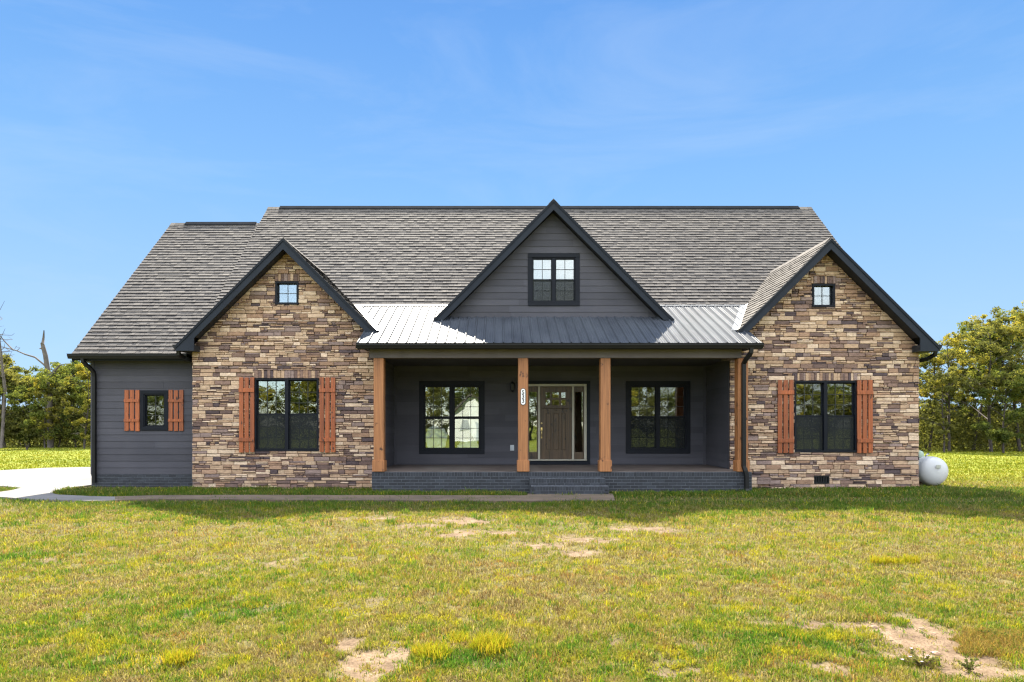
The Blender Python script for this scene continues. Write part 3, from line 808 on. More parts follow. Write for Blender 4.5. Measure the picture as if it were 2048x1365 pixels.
# ---------- windows
def grille(mb, D, x0, x1, z0, z1, nc, nr, w=.011, dd=.01):
    for i in range(1, nc):
        x = x0+(x1-x0)*i/nc; mb.box(x-w/2, x+w/2, D-dd/2, D+dd/2, z0, z1)
    for j in range(1, nr):
        z = z0+(z1-z0)*j/nr
        for i in range(nc):
            a = x0+(x1-x0)*i/nc+(w/2 if i else 0); b = x0+(x1-x0)*(i+1)/nc-(w/2 if i < nc-1 else 0)
            mb.box(a, b, D-dd/2+.001, D+dd/2-.001, z-w/2, z+w/2)
def window(r, D, units, fw, mull, nc, nr, proud=.03, gl='glass', rail=.042, sash=.03, screen=True, split=True, trim=0.0, zsplit=None):
    """frame + sashes; D is the wall face"""
    x0, x1, z0, z1 = r
    fr = front(D); mb = MB()
    if trim:                                     # flat casing boards round the opening
        mb.rect(fr, x0-.002, x1+.002, z1-trim, z1+.004, -.02, .034, .5, 0, .003); mb.rect(fr, x0-.002, x1+.002, z0-.004, z0+trim, -.02, .034, .5, 0, .003)
        mb.rect(fr, x0-.002, x0+trim, z0+trim+.001, z1-trim-.001, -.02, .032, .5, 0, .003); mb.rect(fr, x1-trim, x1+.002, z0+trim+.001, z1-trim-.001, -.02, .032, .5, 0, .003)
        x0, x1, z0, z1 = x0+trim, x1-trim, z0+trim, z1-trim
        proud = .012
    mb.rect(fr, x0, x1, z1-fw, z1, -.12, proud); mb.rect(fr, x0, x1, z0, z0+fw, -.12, proud+.006)
    mb.rect(fr, x0, x0+fw, z0+fw, z1-fw, -.12, proud-.002); mb.rect(fr, x1-fw, x1, z0+fw, z1-fw, -.12, proud-.002)
    bays = []
    iw = (x1-x0-2*fw-(units-1)*mull)/units
    for i in range(units):
        a = x0+fw+i*(iw+mull); bays.append((a, a+iw))
        if i: mb.rect(fr, a-mull, a, z0+fw, z1-fw, -.12, proud-.001)
    gm, pm, sm = MB(), MB(), MB()
    zi0, zi1 = z0+fw, z1-fw
    for a, b in bays:
        if split:
            zm = (zi0+zi1)/2
            parts = [(zm, zi1, -.035), (zi0, zm, -.065)]
        else: parts = [(zi0, zi1, -.035)]
        for k, (za, zb, o) in enumerate(parts):
            s = sash
            mb.rect(fr, a, b, zb-(rail if (split and k == 1) else s), zb-.0005, o-.028, o, .5); mb.rect(fr, a, b, za+.0005, za+(rail*.8 if k == 0 and split else s), o-.028, o, .5)
            mb.rect(fr, a, a+s, za+s*.9, zb-s*.9, o-.027, o-.001); mb.rect(fr, b-s, b, za+s*.9, zb-s*.9, o-.027, o-.001)
            gx0, gx1, gz0, gz1 = a+s, b-s, za+s, zb-s
            pm.box(gx0-.004, gx1+.004, D-o+.010, D-o+.014, gz0-.004, gz1+.004)
            grille(gm, D-o+.004, gx0, gx1, gz0, gz1, nc, nr, .015)
            if screen and k == 1:
                sm.rect(fr, a+.004, b-.004, za+.004, zb-.004, -.0305, -.030)
    w = mb.build('window', M['winframe'], house)
    pm.build('pane', M[gl], w); gm.build('grille', M['grille'], w)
    if screen: sm.build('insect_screen', M['screen'], w)
    return w
window(W_L, D_WING, 2, .042, .085, 3, 3, .045)
window(W_R, D_WING, 2, .042, .085, 3, 3, .045)
window(G_L, D_WING, 1, .05, 0, 2, 2, .05, 'glass_high', screen=False, split=False, sash=.012)
window(G_R, D_WING, 1, .05, 0, 2, 2, .05, 'glass_high', screen=False, split=False, sash=.012)
window(W_G, D_GAR, 1, .03, 0, 2, 3, gl='glass', screen=False, split=False, trim=.09, sash=.02)
window(W_C, D_CG, 2, .03, .095, 2, 2, gl='glass_high', screen=True, trim=.10, sash=.022, rail=.03)
window(W_PL, D_BACK, 2, .03, .10, 3, 3, trim=.11, screen=False)
window(W_PR, D_BACK, 2, .03, .10, 3, 3, trim=.11, screen=True)
mb = MB(); mb.rect(front(D_BACK), 0, 0.01, ZF, ZF+.01, 0, .001)
for D, r in ((D_WING, G_L), (D_WING, G_R), (D_CG, W_C)):
    a = MB(); a.box(r[0]-.15, r[1]+.15, D+.45, D+.47, r[2]-.15, r[3]+.15); a.build('sky_reflection_backing', M['skyboard'], house)  # added pale board, brightens the gable panes in place of sky reflection
# shutters
def shutter(x0, x1, y0, y1, D, proud, seed):
    rnd = random.Random(seed)
    a, b, z0, z1 = PX(x0, D), PX(x1, D), PZ(y1, D), PZ(y0, D)
    fr = front(D); mb = MB(); w = b-a; gap = w*.085; bw = (w-2*gap)/3
    for i in range(3):
        u = a+i*(bw+gap); mb.rect(fr, u, u+bw, z0+rnd.uniform(-.006, .006), z1+rnd.uniform(-.006, .006), proud, proud+.022, rnd.random(), 0, .003)
    s = mb.build('shutter', M['shutter'], house)
    hb = .10 if z1-z0 > 1.3 else .075
    for f in (.17, .83) if z1-z0 > 1.3 else (.26, .74):
        zc = z0+(z1-z0)*f; m2 = MB(); m2.rect(fr, a-.004, b+.004, zc-hb/2, zc+hb/2, proud+.0225, proud+.044, rnd.random(), 0, .003); m2.build('batten', M['shutter'], s)
shutter(479, 509, 755.5, 905, D_WING-.05, 0.005, 1); shutter(639.5, 671, 755.5, 905, D_WING-.05, .005, 2)
shutter(1555, 1586.5, 760.7, 906.5, D_WING-.05, .005, 3); shutter(1713.5, 1744.5, 760.7, 906.5, D_WING-.05, .005, 4)
shutter(249.8, 279.8, 780.6, 862.4, D_GAR-.012, .005, 5); shutter(338, 367.5, 780.6, 862.4, D_GAR-.012, .005, 6)
# crawl-space vent
mb = MB(); fr = front(D_WING); x0, x1, z0, z1 = VENT
mb.rect(fr, x0, x1, z0, z1, -.16, -.05)
for q in range(9):
    u = x0+.02+(x1-x0-.04)*q/8; mb.rect(fr, u-.008, u+.008, z0+.018, z1-.018, -.05, .02)
mb.rect(fr, x0, x1, z1-.02, z1, -.05, .035); mb.rect(fr, x0, x1, z0, z0+.02, -.05, .035); mb.rect(fr, x0, x0+.018, z0+.02, z1-.02, -.05, .034); mb.rect(fr, x1-.018, x1, z0+.02, z1-.02, -.05, .034)
mb.build('crawl_space_vent', M['ventdark'], house)
# ---------- entrance
fr = front(D_BACK)
def dx(px): return PX(px, D_BACK)
def dz(py): return PZ(py, D_BACK)
en = MB()
X0, X1, Z0, Z1 = DOOR
en.rect(fr, X0-.002, X1+.002, dz(768.3), Z1+.004, -.05, .034, .5, 1); en.rect(fr, X0-.002, dx(1052.5), Z0+.07, dz(768.5), -.05, .032, .5, 1); en.rect(fr, dx(1173.3), X1+.002, Z0+.07, dz(768.5), -.05, .032, .5, 1)
en.rect(fr, X0-.002, X1+.002, ZF+.001, Z0+.069, -.05, .036, .5, 1)
en.rect(fr, dx(1052.6), dx(1173.2), dz(773), dz(768.6), -.13, .02)
en.rect(fr, dx(1052.6), dx(1173.2), dz(921.4), dz(919.2), -.13, .055)
for a, b in ((1052.6, 1056.5), (1076, 1080), (1144, 1148), (1168.2, 1173.1)):
    en.rect(fr, dx(a), dx(b), dz(919), dz(773.2), -.13, .018)
ent = en.build('door_frame', [M['cream'], M['trim']], house)
def sidelight(a, b):
    mb = MB(); x0, x1 = dx(a)+.002, dx(b)-.002; zt, zb = dz(773.5), dz(918.8); g0, g1 = dz(905), dz(784)
    mb.rect(fr, x0, x1, g1, zt, -.09, -.03); mb.rect(fr, x0, x1, zb, g0, -.09, -.03)
    mb.rect(fr, x0, x0+.03, g0, g1, -.09, -.031); mb.rect(fr, x1-.03, x1, g0, g1, -.09, -.031)
    s = mb.build('sidelight', M['doorwood'], house)
    g = MB(); g.rect(fr, x0+.028, x1-.028, g0-.004, g1+.004, -.062, -.058); g.build('pane', M['glass'], s)
sidelight(1056.5, 1076); sidelight(1148, 1168.2)
door = MB(); x0, x1, zb, zt = dx(1080)+.003, dx(1144)-.003, dz(918.8), dz(773.5)
cols = [(1090.6, 1101), (1103.5, 1119), (1122, 1132.3)]; rows = [(784.1, 796.9), (799.1, 811.5)]
holes = [(dx(a), dx(b), dz(d), dz(c)) for a, b in cols for c, d in rows]
panels = [(dx(a), dx(b), dz(901), dz(826)) for a, b in ((1092, 1103), (1106, 1118.5), (1122, 1132))]
for r in minus((x0, x1, zb, zt), holes+panels): door.rect(fr, r[0], r[1], r[2], r[3], -.075, -.03, .5)
for p in panels:
    door.rect(fr, p[0], p[1], p[2], p[3], -.075, -.048, .35); door.rect(fr, p[0]+.02, p[1]-.02, p[2]+.02, p[3]-.02, -.048, -.036, .75, 0, .006)
door.rect(fr, dx(1086), dx(1137.5), dz(817), dz(814.2), -.03, .03, .05, 0, .003)
for c in (1095.8, 1111.5, 1127): door.rect(fr, dx(c)-.02, dx(c)+.02, dz(822), dz(817.2), -.03, .016, .05, 0, .003)
for a, b, c, d in holes:
    for q in ((a, b, d-.012, d), (a, b, c, c+.012), (a, a+.012, c+.012, d-.012), (b-.012, b, c+.012, d-.012)): door.rect(fr, *q, -.07, -.022, .6)
dr = door.build('front_door', M['doorwood'], house)
g = MB()
for a, b, c, d in holes: g.rect(fr, a+.010, b-.010, c+.010, d-.010, -.055, -.050)
g.build('pane', M['glass'], dr)
hm = MB(); hx = dx(1083.2)
hm.lathe([(0, -.02), (.02, -.02), (.026, -.012), (.026, 0)], (hx, D_BACK+.03, dz(847)), 'y', 16)
hm.build('deadbolt', M['brass'], dr); hm = MB(); hm.rect(fr, hx-.024, hx+.024, dz(862.5), dz(855.3), -.03, -.018, .5, 0, .004)
hm.tube([(hx, D_BACK+.03, dz(860)), (hx, D_BACK-.03, dz(861)), (hx, D_BACK-.045, dz(866)), (hx, D_BACK-.03, dz(873)), (hx, D_BACK+.03, dz(875))], [.010, .012, .012, .011, .010], 8)
hm.rect(fr, hx-.017, hx+.017, dz(877), dz(873), -.03, -.02, .5, 0, .003)
hm.build('handle', M['brass'], dr)
# wall lanterns, outlet
for px in (1024.7, 1203):
    X = dx(px); mb = MB(); zc = dz(774)
    mb.rect(fr, X-.045, X+.045, zc-.11, zc+.10, 0.0, .045, .5, 0, .005)
    mb.tube([(X, D_BACK-.04, zc+.11), (X, D_BACK-.09, zc+.15), (X, D_BACK-.13, zc+.13)], .011, 6)
    mb.lathe([(.0, .13), (.035, .12), (.070, .075), (.062, .070), (.055, -.10), (.062, -.11), (.03, -.145), (0, -.17)], (X, D_BACK-.135, zc), 'z', 8, smooth=False)
    l = mb.build('wall_lantern', M['ventdark'], house)
mb = MB(); X = dx(1024.2); zc = dz(896); mb.rect(fr, X-.055, X+.055, zc-.08, zc+.08, 0.005, .028, .5, 0, .006); mb.rect(fr, X-.03, X+.03, zc-.045, zc+.045, .028, .040, .5, 0, .004)
mb.build('outlet_cover', M['greyplastic'], house)
# house number plaque on the post
sgX, sgD = PX(1046.2, DPO-.12), DPO-.12
sign = empty('house_number_sign', (sgX, sgD-.001, PZ(810, sgD)))
tag(sign, 'white oval plaque reading 533 on the cedar post left of the door', 'sign')
def capsule(hw, z0, z1, n=10):
    P = []
    for k in range(n+1):
        th = math.pi*k/n; P.append((sgX+hw*math.cos(th), z1-hw+hw*math.sin(th)))
    for k in range(n+1):
        th = math.pi+math.pi*k/n; P.append((sgX+hw*math.cos(th), z0+hw+hw*math.sin(th)))
    return P
fs = front(sgD-.001)
mb = MB(); mb.prism(capsule(.064, PZ(811, sgD), PZ(777, sgD)), fs, 0, .014); mb.build('rim', M['ventdark'], sign)
mb = MB(); mb.prism(capsule(.051, PZ(809.8, sgD), PZ(778.2, sgD)), fs, .0142, .019); mb.build('plate', M['white'], sign)
zt, zb2 = PZ(781.3, sgD), PZ(806.8, sgD)
for i, ch in enumerate('533'):
    cu = bpy.data.curves.new('digit', 'FONT'); cu.body = ch; cu.size = .135; cu.extrude = .002; cu.offset = .003; cu.align_x = 'CENTER'; cu.align_y = 'CENTER'
    tmp = bpy.data.objects.new('digit', cu); COL.objects.link(tmp)
    dg = bpy.context.evaluated_depsgraph_get(); me = bpy.data.meshes.new_from_object(tmp.evaluated_get(dg))
    bpy.data.objects.remove(tmp)
    o = bpy.data.objects.new('digit', me); COL.objects.link(o); me.materials.clear(); me.materials.append(M['black'])
    o.parent = sign; zc = zt-(zt-zb2)*(i+.5)/3
    o.location = (0, -.0215, zc-sign.location.z); o.rotation_euler = (math.radians(90), 0, 0)
# crumpled plastic sheets left inside, against the left porch window
def blob(name, x0, x1, z0, z1, seed, label, grp=None):
    rnd = random.Random(seed); n = 26; mb = MB(); D = D_BACK+.15
    V = []
    for j in range(n):
        for i in range(n):
            u, w = i/(n-1), j/(n-1)
            r = noise.noise(Vector((u*2.2+seed, w*2.2, seed)))*.35
            cx, cz = (x0+x1)/2, (z0+z1)/2
            uu, ww = (u-.5)*2, (w-.5)*2
            k = 1.0/max(1.0, math.hypot(uu, ww)/1.0)
            x = cx+uu*k*(x1-x0)/2*(1+r); z = cz+ww*k*(z1-z0)/2*(1+r*.8)
            d = noise.noise(Vector((u*5, w*5, seed*3.1)))*.12+.1*abs(noise.noise(Vector((u*11, w*9, 4))))
            V.append(Vector((x, D+d, max(.52, z))))
    b = len(mb.v); mb.v += V
    for j in range(n-1):
        for i in range(n-1): mb.face([b+j*n+i, b+j*n+i+1, b+(j+1)*n+i+1, b+(j+1)*n+i], .5, 0, True)
    o = mb.build(name, M['plastic'], None, origin=((x0+x1)/2, D, .52)); tag(o, label, 'plastic sheet', grp)
blob('plastic_sheet', dx(848), dx(893), dz(902), dz(852), 3, 'crumpled white plastic sheeting behind the lower left pane of the left porch window')
blob('plastic_sheet', dx(914), dx(958), dz(902), dz(880), 8, 'low heap of white plastic sheeting behind the lower right pane of the left porch window')
blob('plastic_sheet', dx(938), dx(962), dz(884), dz(800), 5, 'white plastic sheeting hanging behind the right side of the left porch window')
# ================================================================== PROPANE TANK
tank = empty('propane_tank', (11.56, 17.6, 0)); tag(tank, 'white propane tank with rust spots lying beyond the right stone wall', 'gas tank')
cz, r = .405, .385
def tank_prof():
    P = []
    for k in range(9):
        th = math.pi/2*k/8; P.append((r*math.sin(th)**.85, 16.62+.20*(1-math.cos(th))))
    P.append((r, 18.5))
    for k in range(1, 9):
        th = math.pi/2*k/8; P.append((r*math.cos(th), 18.5+.26*math.sin(th)))
    return P
mb = MB(); mb.lathe(tank_prof(), (11.56, 0, cz), 'y', 48); mb.tube([(11.56, 16.87, cz), (11.56, 16.89, cz)], r+.004, 48); mb.build('shell', M['tank'], tank)
mb = MB(); mb.rect(Frame((11.56, 16.60, 0), (1, 0, 0), (0, 0, 1), (0, -1, 0)), -.07, .05, .50, .58, 0, .012); mb.build('data_plate', M['flashing'], tank)
mb = MB(); mb.tube([(11.42, 17.2, cz+r+.1), (11.55, 17.25, cz+r+.02), (11.93, 17.3, cz-.05), (11.97, 17.3, .02)], .012, 6); mb.build('gas_line', M['rust'], tank)
mb = MB(); mb.lathe([(.13, 0), (.13, .10), (.11, .16), (.05, .19), (0, .195)], (11.42, 17.2, cz+r-.04), 'z', 20); mb.build('dome_lid', M['greenplastic'], tank)
mb = MB(); mb.tube([(11.49, 17.0, cz+r-.02), (11.49, 16.98, cz+r+.04)], .022, 8); mb.tube([(11.49, 16.98, cz+r+.035), (11.55, 16.97, cz+r+.085)], [.02, .028], 8); mb.build('valve', M['flashing'], tank)
for y in (16.98, 18.3):
    for sx in (-1, 1):
        mb = MB(); mb.box(11.56+sx*.22-.03, 11.56+sx*.22+.03, y-.05, y+.05, -.03, .12, .5, 0, .006); mb.tube([(11.56+sx*.22, y, .01), (11.56+sx*.36, y, .0)], .02, 6); mb.build('leg', M['rust'], tank)
# ================================================================== GROUND
def vnoise(x, y, seed=0):
    xi, yi = np.floor(x).astype(np.int64), np.floor(y).astype(np.int64)
    fx, fy = x-xi, y-yi
    fx, fy = fx*fx*(3-2*fx), fy*fy*(3-2*fy)
    def h(a, b):
        n = (a*374761393+b*668265263+seed*1442695041) & 0xffffffff
        n = ((n ^ (n >> 13))*1274126177) & 0xffffffff
        return ((n ^ (n >> 16)) & 0xffff)/65535.0
    return (h(xi, yi)*(1-fx)+h(xi+1, yi)*fx)*(1-fy)+(h(xi, yi+1)*(1-fx)+h(xi+1, yi+1)*fx)*fy
def fbm(x, y, seed=0, oct=4):
    s = 0; a = .5; t = 0
    for k in range(oct):
        s = s+a*vnoise(x*2**k, y*2**k, seed+k*17); t += a; a *= .55
    return s/t
def ell(X, Y, px, py, rx, ry):
    """soft ellipse centred where the photo shows pixel (px,py) on the ground; radii in metres"""
    cx, cy = GP(px, py); return np.clip(1.0-((X-cx)/rx)**2-((Y-cy)/ry)**2, -1, 1)
SOFT = [(385, 1188, .3, .2), (620, 1125, .5, .3), (40, 1122, .4, .2)]
def bare_field(X, Y):
    b = np.full_like(X, -1.0)
    for q in ((1850, 1285, .62, .52), (1790, 1262, .50, .22), (1690, 1248, .55, .12), (1950, 1345, .5, .2), (1830, 1243, .2, .45), (1580, 1250, .38, .10),
              (1155, 1080, .66, .52), (1085, 1092, .60, .34), (955, 1066, 1.0, .40), (925, 1040, .9, .40), (1265, 1056, .65, .30), (1160, 1108, .40, .25), (1330, 1062, .4, .2), (840, 1050, .5, .3),
              (735, 1335, .24, .34), (690, 1290, .12, .2), (800, 1300, .14, .16), 
               (1330, 1350, .2, .1), (1400, 1345, .16, .1), (1640, 1335, .2, .14), (735, 1037, .7, .3),  (1240, 1290, .16, .1)):
        b = np.maximum(b, ell(X, Y, *q))
    soft = np.full_like(X, -1.0)
    for q in SOFT: soft = np.maximum(soft, ell(X, Y, *q))
    b = np.maximum(b, np.minimum(soft, .12))
    n = fbm(X*3.1, Y*3.1, 5)-.5
    n2 = fbm(X*11, Y*11, 9, 3)-.5
    v = b*.95-.12+n*1.9+n2*1.5
    spots = fbm(X*1.7+30, Y*2.3, 31)+.35*(fbm(X*9, Y*9, 33, 3)-.5)
    v = np.maximum(v, (spots-.84)*3)
    return np.clip(v*1.3+.22, 0, 1)
def ground_z(X, Y):
    k = np.clip((13.0-Y)/3.0, 0, 1)
    return (fbm(X*.6, Y*.6, 2)-.5)*.09*k+(fbm(X*3.5, Y*3.5, 3)-.5)*.03*k - .012*bare_field(X, Y)*k
xs = np.concatenate([np.array([-400, -260, -170, -120, -85, -60, -45, -34, -26, -20, -16]), np.arange(-13, 13.01, .09), np.array([16, 20, 26, 34, 45, 60, 85, 120, 170, 260, 400])])
ys = np.concatenate([np.array([-300, -180, -110, -70, -45, -30, -20, -12, -6, -2, 0, 1.5]), np.arange(2.4, 14.6, .07), np.arange(14.8, 30, .5), np.array([32, 36, 42, 50, 60, 75, 95, 130, 190, 290, 450])])
GX, GY = np.meshgrid(xs, ys)
GZ = np.where((GY > 1) & (np.abs(GX) < 15), ground_z(GX, GY), 0)
nx, ny = len(xs), len(ys)
me = bpy.data.meshes.new('ground')
V = np.stack([GX.ravel(), GY.ravel(), GZ.ravel()], 1)
ii, jj = np.meshgrid(np.arange(nx-1), np.arange(ny-1)); a = (jj*nx+ii).ravel()
Fc = np.stack([a, a+1, a+1+nx, a+nx], 1)
def np_mesh(me, V, Fc):
    me.vertices.add(len(V)); me.vertices.foreach_set('co', V.astype(np.float32).ravel())
    n, k = Fc.shape
    me.loops.add(n*k); me.loops.foreach_set('vertex_index', Fc.astype(np.int32).ravel())
    me.polygons.add(n); me.polygons.foreach_set('loop_start', np.arange(0, n*k, k, dtype=np.int32))
    me.update(calc_edges=True)
np_mesh(me, V, Fc)
me.polygons.foreach_set('use_smooth', np.ones(len(Fc), bool))
bf = np.where(np.abs(GX) < 15, bare_field(GX, GY), 0); bf = np.where((GY > 14.3) | (GY < 1), 0, bf)
at = me.attributes.new('bare', 'FLOAT', 'POINT'); at.data.foreach_set('value', bf.ravel().astype(np.float32))
farv = np.clip((GY-17)/3.0, 0, 1)+np.clip((-GY)/3.0, 0, 1); farv = np.maximum(farv, np.clip((np.abs(GX)-14)/3, 0, 1))
at = me.attributes.new('far', 'FLOAT', 'POINT'); at.data.foreach_set('value', np.clip(farv, 0, 1).ravel().astype(np.float32))
me.materials.append(M['ground'])
g = bpy.data.objects.new('ground', me); COL.objects.link(g); tag(g, 'lawn ground with bare sandy patches', kind='structure')
# driveway and path
def sheet(name, pts, z, mat, label, thick=.08):
    mb = MB(); area = sum(pts[i][0]*pts[(i+1) % len(pts)][1]-pts[(i+1) % len(pts)][0]*pts[i][1] for i in range(len(pts)))
    if area < 0: pts = pts[::-1]
    fr = Frame((0, 0, 0), (1, 0, 0), (0, 1, 0), (0, 0, 1)); mb.prism(pts, fr, z-thick, z)
    o = mb.build(name, mat); tag(o, label, kind='structure'); return o
DZ = .042
drive = [GP(x, y, DZ) for x, y in ((-700, 962), (-350, 950), (0, 941), (92, 936), (176, 934.5))]+[(-10.9, 24.6), (-10.9, 16.75)]
drive += [GP(x, y, DZ) for x, y in ((150, 974), (118, 980), (103, 986.5), (118, 989.5))]
dr2 = [GP(x, y, DZ) for x, y in ((180, 992.5), (230, 993.5))]
drive_near = [GP(x, y, DZ) for x, y in ((230, 1000.5), (180, 1001.5), (110, 1000), (60, 998.5), (0, 994), (-40, 990), (20, 981), (42, 976), (10, 972.5), (-60, 972), (-350, 990), (-700, 1010))]
DRIVE = drive+dr2+drive_near
sheet('driveway', DRIVE, DZ, M['concrete'], 'pale concrete driveway curving in from the left')
walk = [GP(x, y, .048) for x, y in ((230, 993.4), (300, 991), (450, 990), (700, 990.5), (1054, 991))]+[(.62, 14.6), (2.62, 14.6)]+[GP(x, y, .048) for x, y in ((1230, 1001), (1054, 1002), (700, 1000.5), (450, 999), (300, 998.5), (230, 1000.6))]
WALK = walk
sheet('path', walk, .048, M['path'], 'narrow weathered concrete path running along the front of the house')
def in_poly(X, Y, P):
    r = np.zeros(X.shape, bool); n = len(P)
    for i in range(n):
        (x0, y0), (x1, y1) = P[i], P[(i+1) % n]
        if y0 == y1: continue
        c = ((y0 > Y) != (y1 > Y)) & (X < (x1-x0)*(Y-y0)/(y1-y0)+x0); r ^= c
    return r
# ================================================================== GRASS
def blades(X, Y, Z, hgt, wid, col, lean, name, label, kind='stuff'):
    n = len(X); ang = RNG.uniform(0, 2*np.pi, n); la = RNG.uniform(0, 2*np.pi, n)
    ux, uy = np.cos(ang), np.sin(ang)
    th = np.clip(lean, .05, 1.45); hor = np.sin(th)*hgt; ver = np.cos(th)*hgt
    lx, ly = np.cos(la)*hor, np.sin(la)*hor
    V = np.zeros((n, 5, 3), np.float32)
    V[:, 0] = np.stack([X-ux*wid/2, Y-uy*wid/2, Z-.004], 1); V[:, 1] = np.stack([X+ux*wid/2, Y+uy*wid/2, Z-.004], 1)
    mx, my, mz = X+lx*.38, Y+ly*.38, Z+ver*.62+hgt*.10
    V[:, 2] = np.stack([mx+ux*wid*.4, my+uy*wid*.4, mz], 1); V[:, 3] = np.stack([mx-ux*wid*.4, my-uy*wid*.4, mz], 1)
    V[:, 4] = np.stack([X+lx, Y+ly, Z+ver], 1)
    b = np.arange(n)*5
    me = bpy.data.meshes.new(name)
    me.vertices.add(n*5); me.vertices.foreach_set('co', V.ravel())
    loops = np.stack([b, b+1, b+2, b+3, b+3, b+2, b+4], 1).astype(np.int32)
    me.loops.add(n*7); me.loops.foreach_set('vertex_index', loops.ravel())
    me.polygons.add(n*2); me.polygons.foreach_set('loop_start', np.stack([np.arange(n)*7, np.arange(n)*7+4], 1).astype(np.int32).ravel())
    me.update(calc_edges=True)
    C = np.repeat(col[:, None, :], 2, 1).astype(np.float32); C = np.concatenate([C, np.ones((n, 2, 1), np.float32)], 2)
    at = me.attributes.new('col', 'FLOAT_COLOR', 'FACE'); at.data.foreach_set('color', C.ravel())
    me.materials.append(M['grass'])
    o = bpy.data.objects.new(name, me); COL.objects.link(o)
    if label: tag(o, label, 'grass', kind=kind)
    return o
PAL = .87*np.array([[.072, .170, .022], [.140, .222, .026], [.235, .235, .036], [.30, .265, .062], [.37, .30, .15], [.17, .115, .045]])
def lawn_colour(X, Y, n):
    g1 = fbm(X*.55, Y*.8, 41); g2 = fbm(X*2.4, Y*3.0, 47); g3 = fbm(X*7, Y*7, 53, 3)
    lush = np.clip((g1-.5)*2.6+(g2-.5)*3.0+(g3-.5)*2.8+(fbm(X*19, Y*19, 55, 2)-.5)*1.6, -1.2, 1.1)
    # the near left of the lawn is the greenest; the middle is drier
    for (px, py, rx, ry, k) in ((520, 1180, 1.6, 1.1, .55), (430, 1240, 1.2, .7, .45), (60, 1120, .9, .5, .3), (1050, 1330, 1.8, .35, .45), (1600, 1285, .8, .22, .6), (200, 1330, 1.6, .5, .15),
                                (1000, 1180, 2.6, 1.0, -.12), (1180, 1230, 1.0, .5, -.25), (1960, 1285, .38, .13, -1.2), (560, 1060, 3.5, .9, -.15), (1700, 1110, 3.0, 1.1, -.05)):
        lush = lush+k*np.clip(ell(X, Y, px, py, rx, ry), 0, 1)*2.3
    t = 2.72-lush*1.6+RNG.normal(0, .95, n)
    t = np.where(RNG.random(n) < .10, RNG.uniform(3.6, 5, n), t)
    t = np.clip(t, 0, 4.999); i = t.astype(int); f = (t-i)[:, None]
    c = PAL[i]*(1-f)+PAL[np.minimum(i+1, 5)]*f
    y4 = fbm(X*5.5+9, Y*5.5, 57, 3); gold = np.clip((y4-.56)*6, 0, 1)[:, None]*(RNG.random((n, 1)) < .7)
    c = c*(1-gold)+np.array([.31, .285, .022])*gold
    o4 = fbm(X*4.1+3, Y*4.1+7, 59, 3); rus = np.clip((o4-.62)*7, 0, 1)[:, None]*(RNG.random((n, 1)) < .35)
    c = c*(1-rus)+np.array([.30, .165, .05])*rus
    return c*RNG.uniform(.55, 1.4, (n, 1)), lush
def scatter(N, d0, d1, margin=1.06, xlim=None):
    """uniform per apparent area: density falls with distance"""
    u = RNG.random(N); D = 1.0/(1/d0+(1/d1-1/d0)*u)
    half = D*(1024*margin)/F+.9
    X = RNG.uniform(-1, 1, N)*half
    return X, D
Xs, Ys = scatter(820000, 3.3, 15.9)
Xn = RNG.uniform(-12.5, 13.5, 120000); Yn = RNG.uniform(14.2, 15.95, 120000); Xs = np.concatenate([Xs, Xn]); Ys = np.concatenate([Ys, Yn])
Xn = RNG.uniform(-9, 13.5, 70000); Yn = RNG.uniform(10.6, 13.3, 70000); Xs = np.concatenate([Xs, Xn]); Ys = np.concatenate([Ys, Yn])
# thinner cover either side of the view
Xw, Yw = scatter(330000, 3.3, 15.9); hw = Yw*(1024*1.06)/F+.9
Xw = np.sign(Xw)*(hw+RNG.random(len(Xw))*4.5); Xs = np.concatenate([Xs, Xw]); Ys = np.concatenate([Ys, Yw])
# clumping
n = len(Xs)
keep = np.ones(n, bool)
bf = bare_field(Xs, Ys); bf = np.where(Ys > 14.3, 0, bf)
keep &= RNG.random(n) > np.where(fbm(Xs*14, Ys*14, 91, 2) > .63, bf*.6, bf*1.02)
cl = fbm(Xs*9, Ys*9, 61, 2); keep &= RNG.random(n) < np.clip(.52+(cl-.36)*3.2, .16, 1)
keep &= ~in_poly(Xs, Ys, DRIVE)
keep &= ~(in_poly(Xs, Ys, WALK) & (RNG.random(n) > .10+.25*(fbm(Xs*3, Ys*3, 77, 3) > .58)))
keep &= ~((Ys > 14.45) & (Xs > .6) & (Xs < 2.6))
keep &= ~((Ys > D_PORCH-.03) & (Xs > -3.1) & (Xs < 6.06))
keep &= ~((Ys > D_WING-.06) & (Xs > LA-HALF) & (Xs < RA+HALF))
Xs, Ys = Xs[keep], Ys[keep]; n = len(Xs)
colr, lush = lawn_colour(Xs, Ys, n)
hf = fbm(Xs*1.3, Ys*1.3, 71, 3)
hgt = (.022+.030*RNG.random(n)+.028*np.clip((hf-.45)*3, 0, 1)+.012*np.clip(lush, 0, 1))*(1+.25*(RNG.random(n) < .04)*RNG.random(n)*3)
hgt = hgt*np.clip(.8+.04*(Ys-4), .8, 1.15); hgt = np.where(bare_field(Xs, Ys) > .3, hgt*.55, hgt)
hgt = np.where(Ys > 12, hgt*1.25, hgt)
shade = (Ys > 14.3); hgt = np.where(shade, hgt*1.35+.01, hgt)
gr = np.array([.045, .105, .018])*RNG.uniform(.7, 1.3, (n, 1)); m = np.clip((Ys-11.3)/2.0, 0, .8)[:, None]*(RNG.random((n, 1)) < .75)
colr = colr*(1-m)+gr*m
wid = (.0028+.0007*Ys)*RNG.uniform(.6, 1.3, n)
blades(Xs, Ys, np.where(np.abs(Xs) < 15, ground_z(Xs, Ys), 0), hgt, wid, colr, RNG.uniform(.2, 1.42, n), 'lawn_grass', 'patchy green and straw coloured lawn in front of the house')
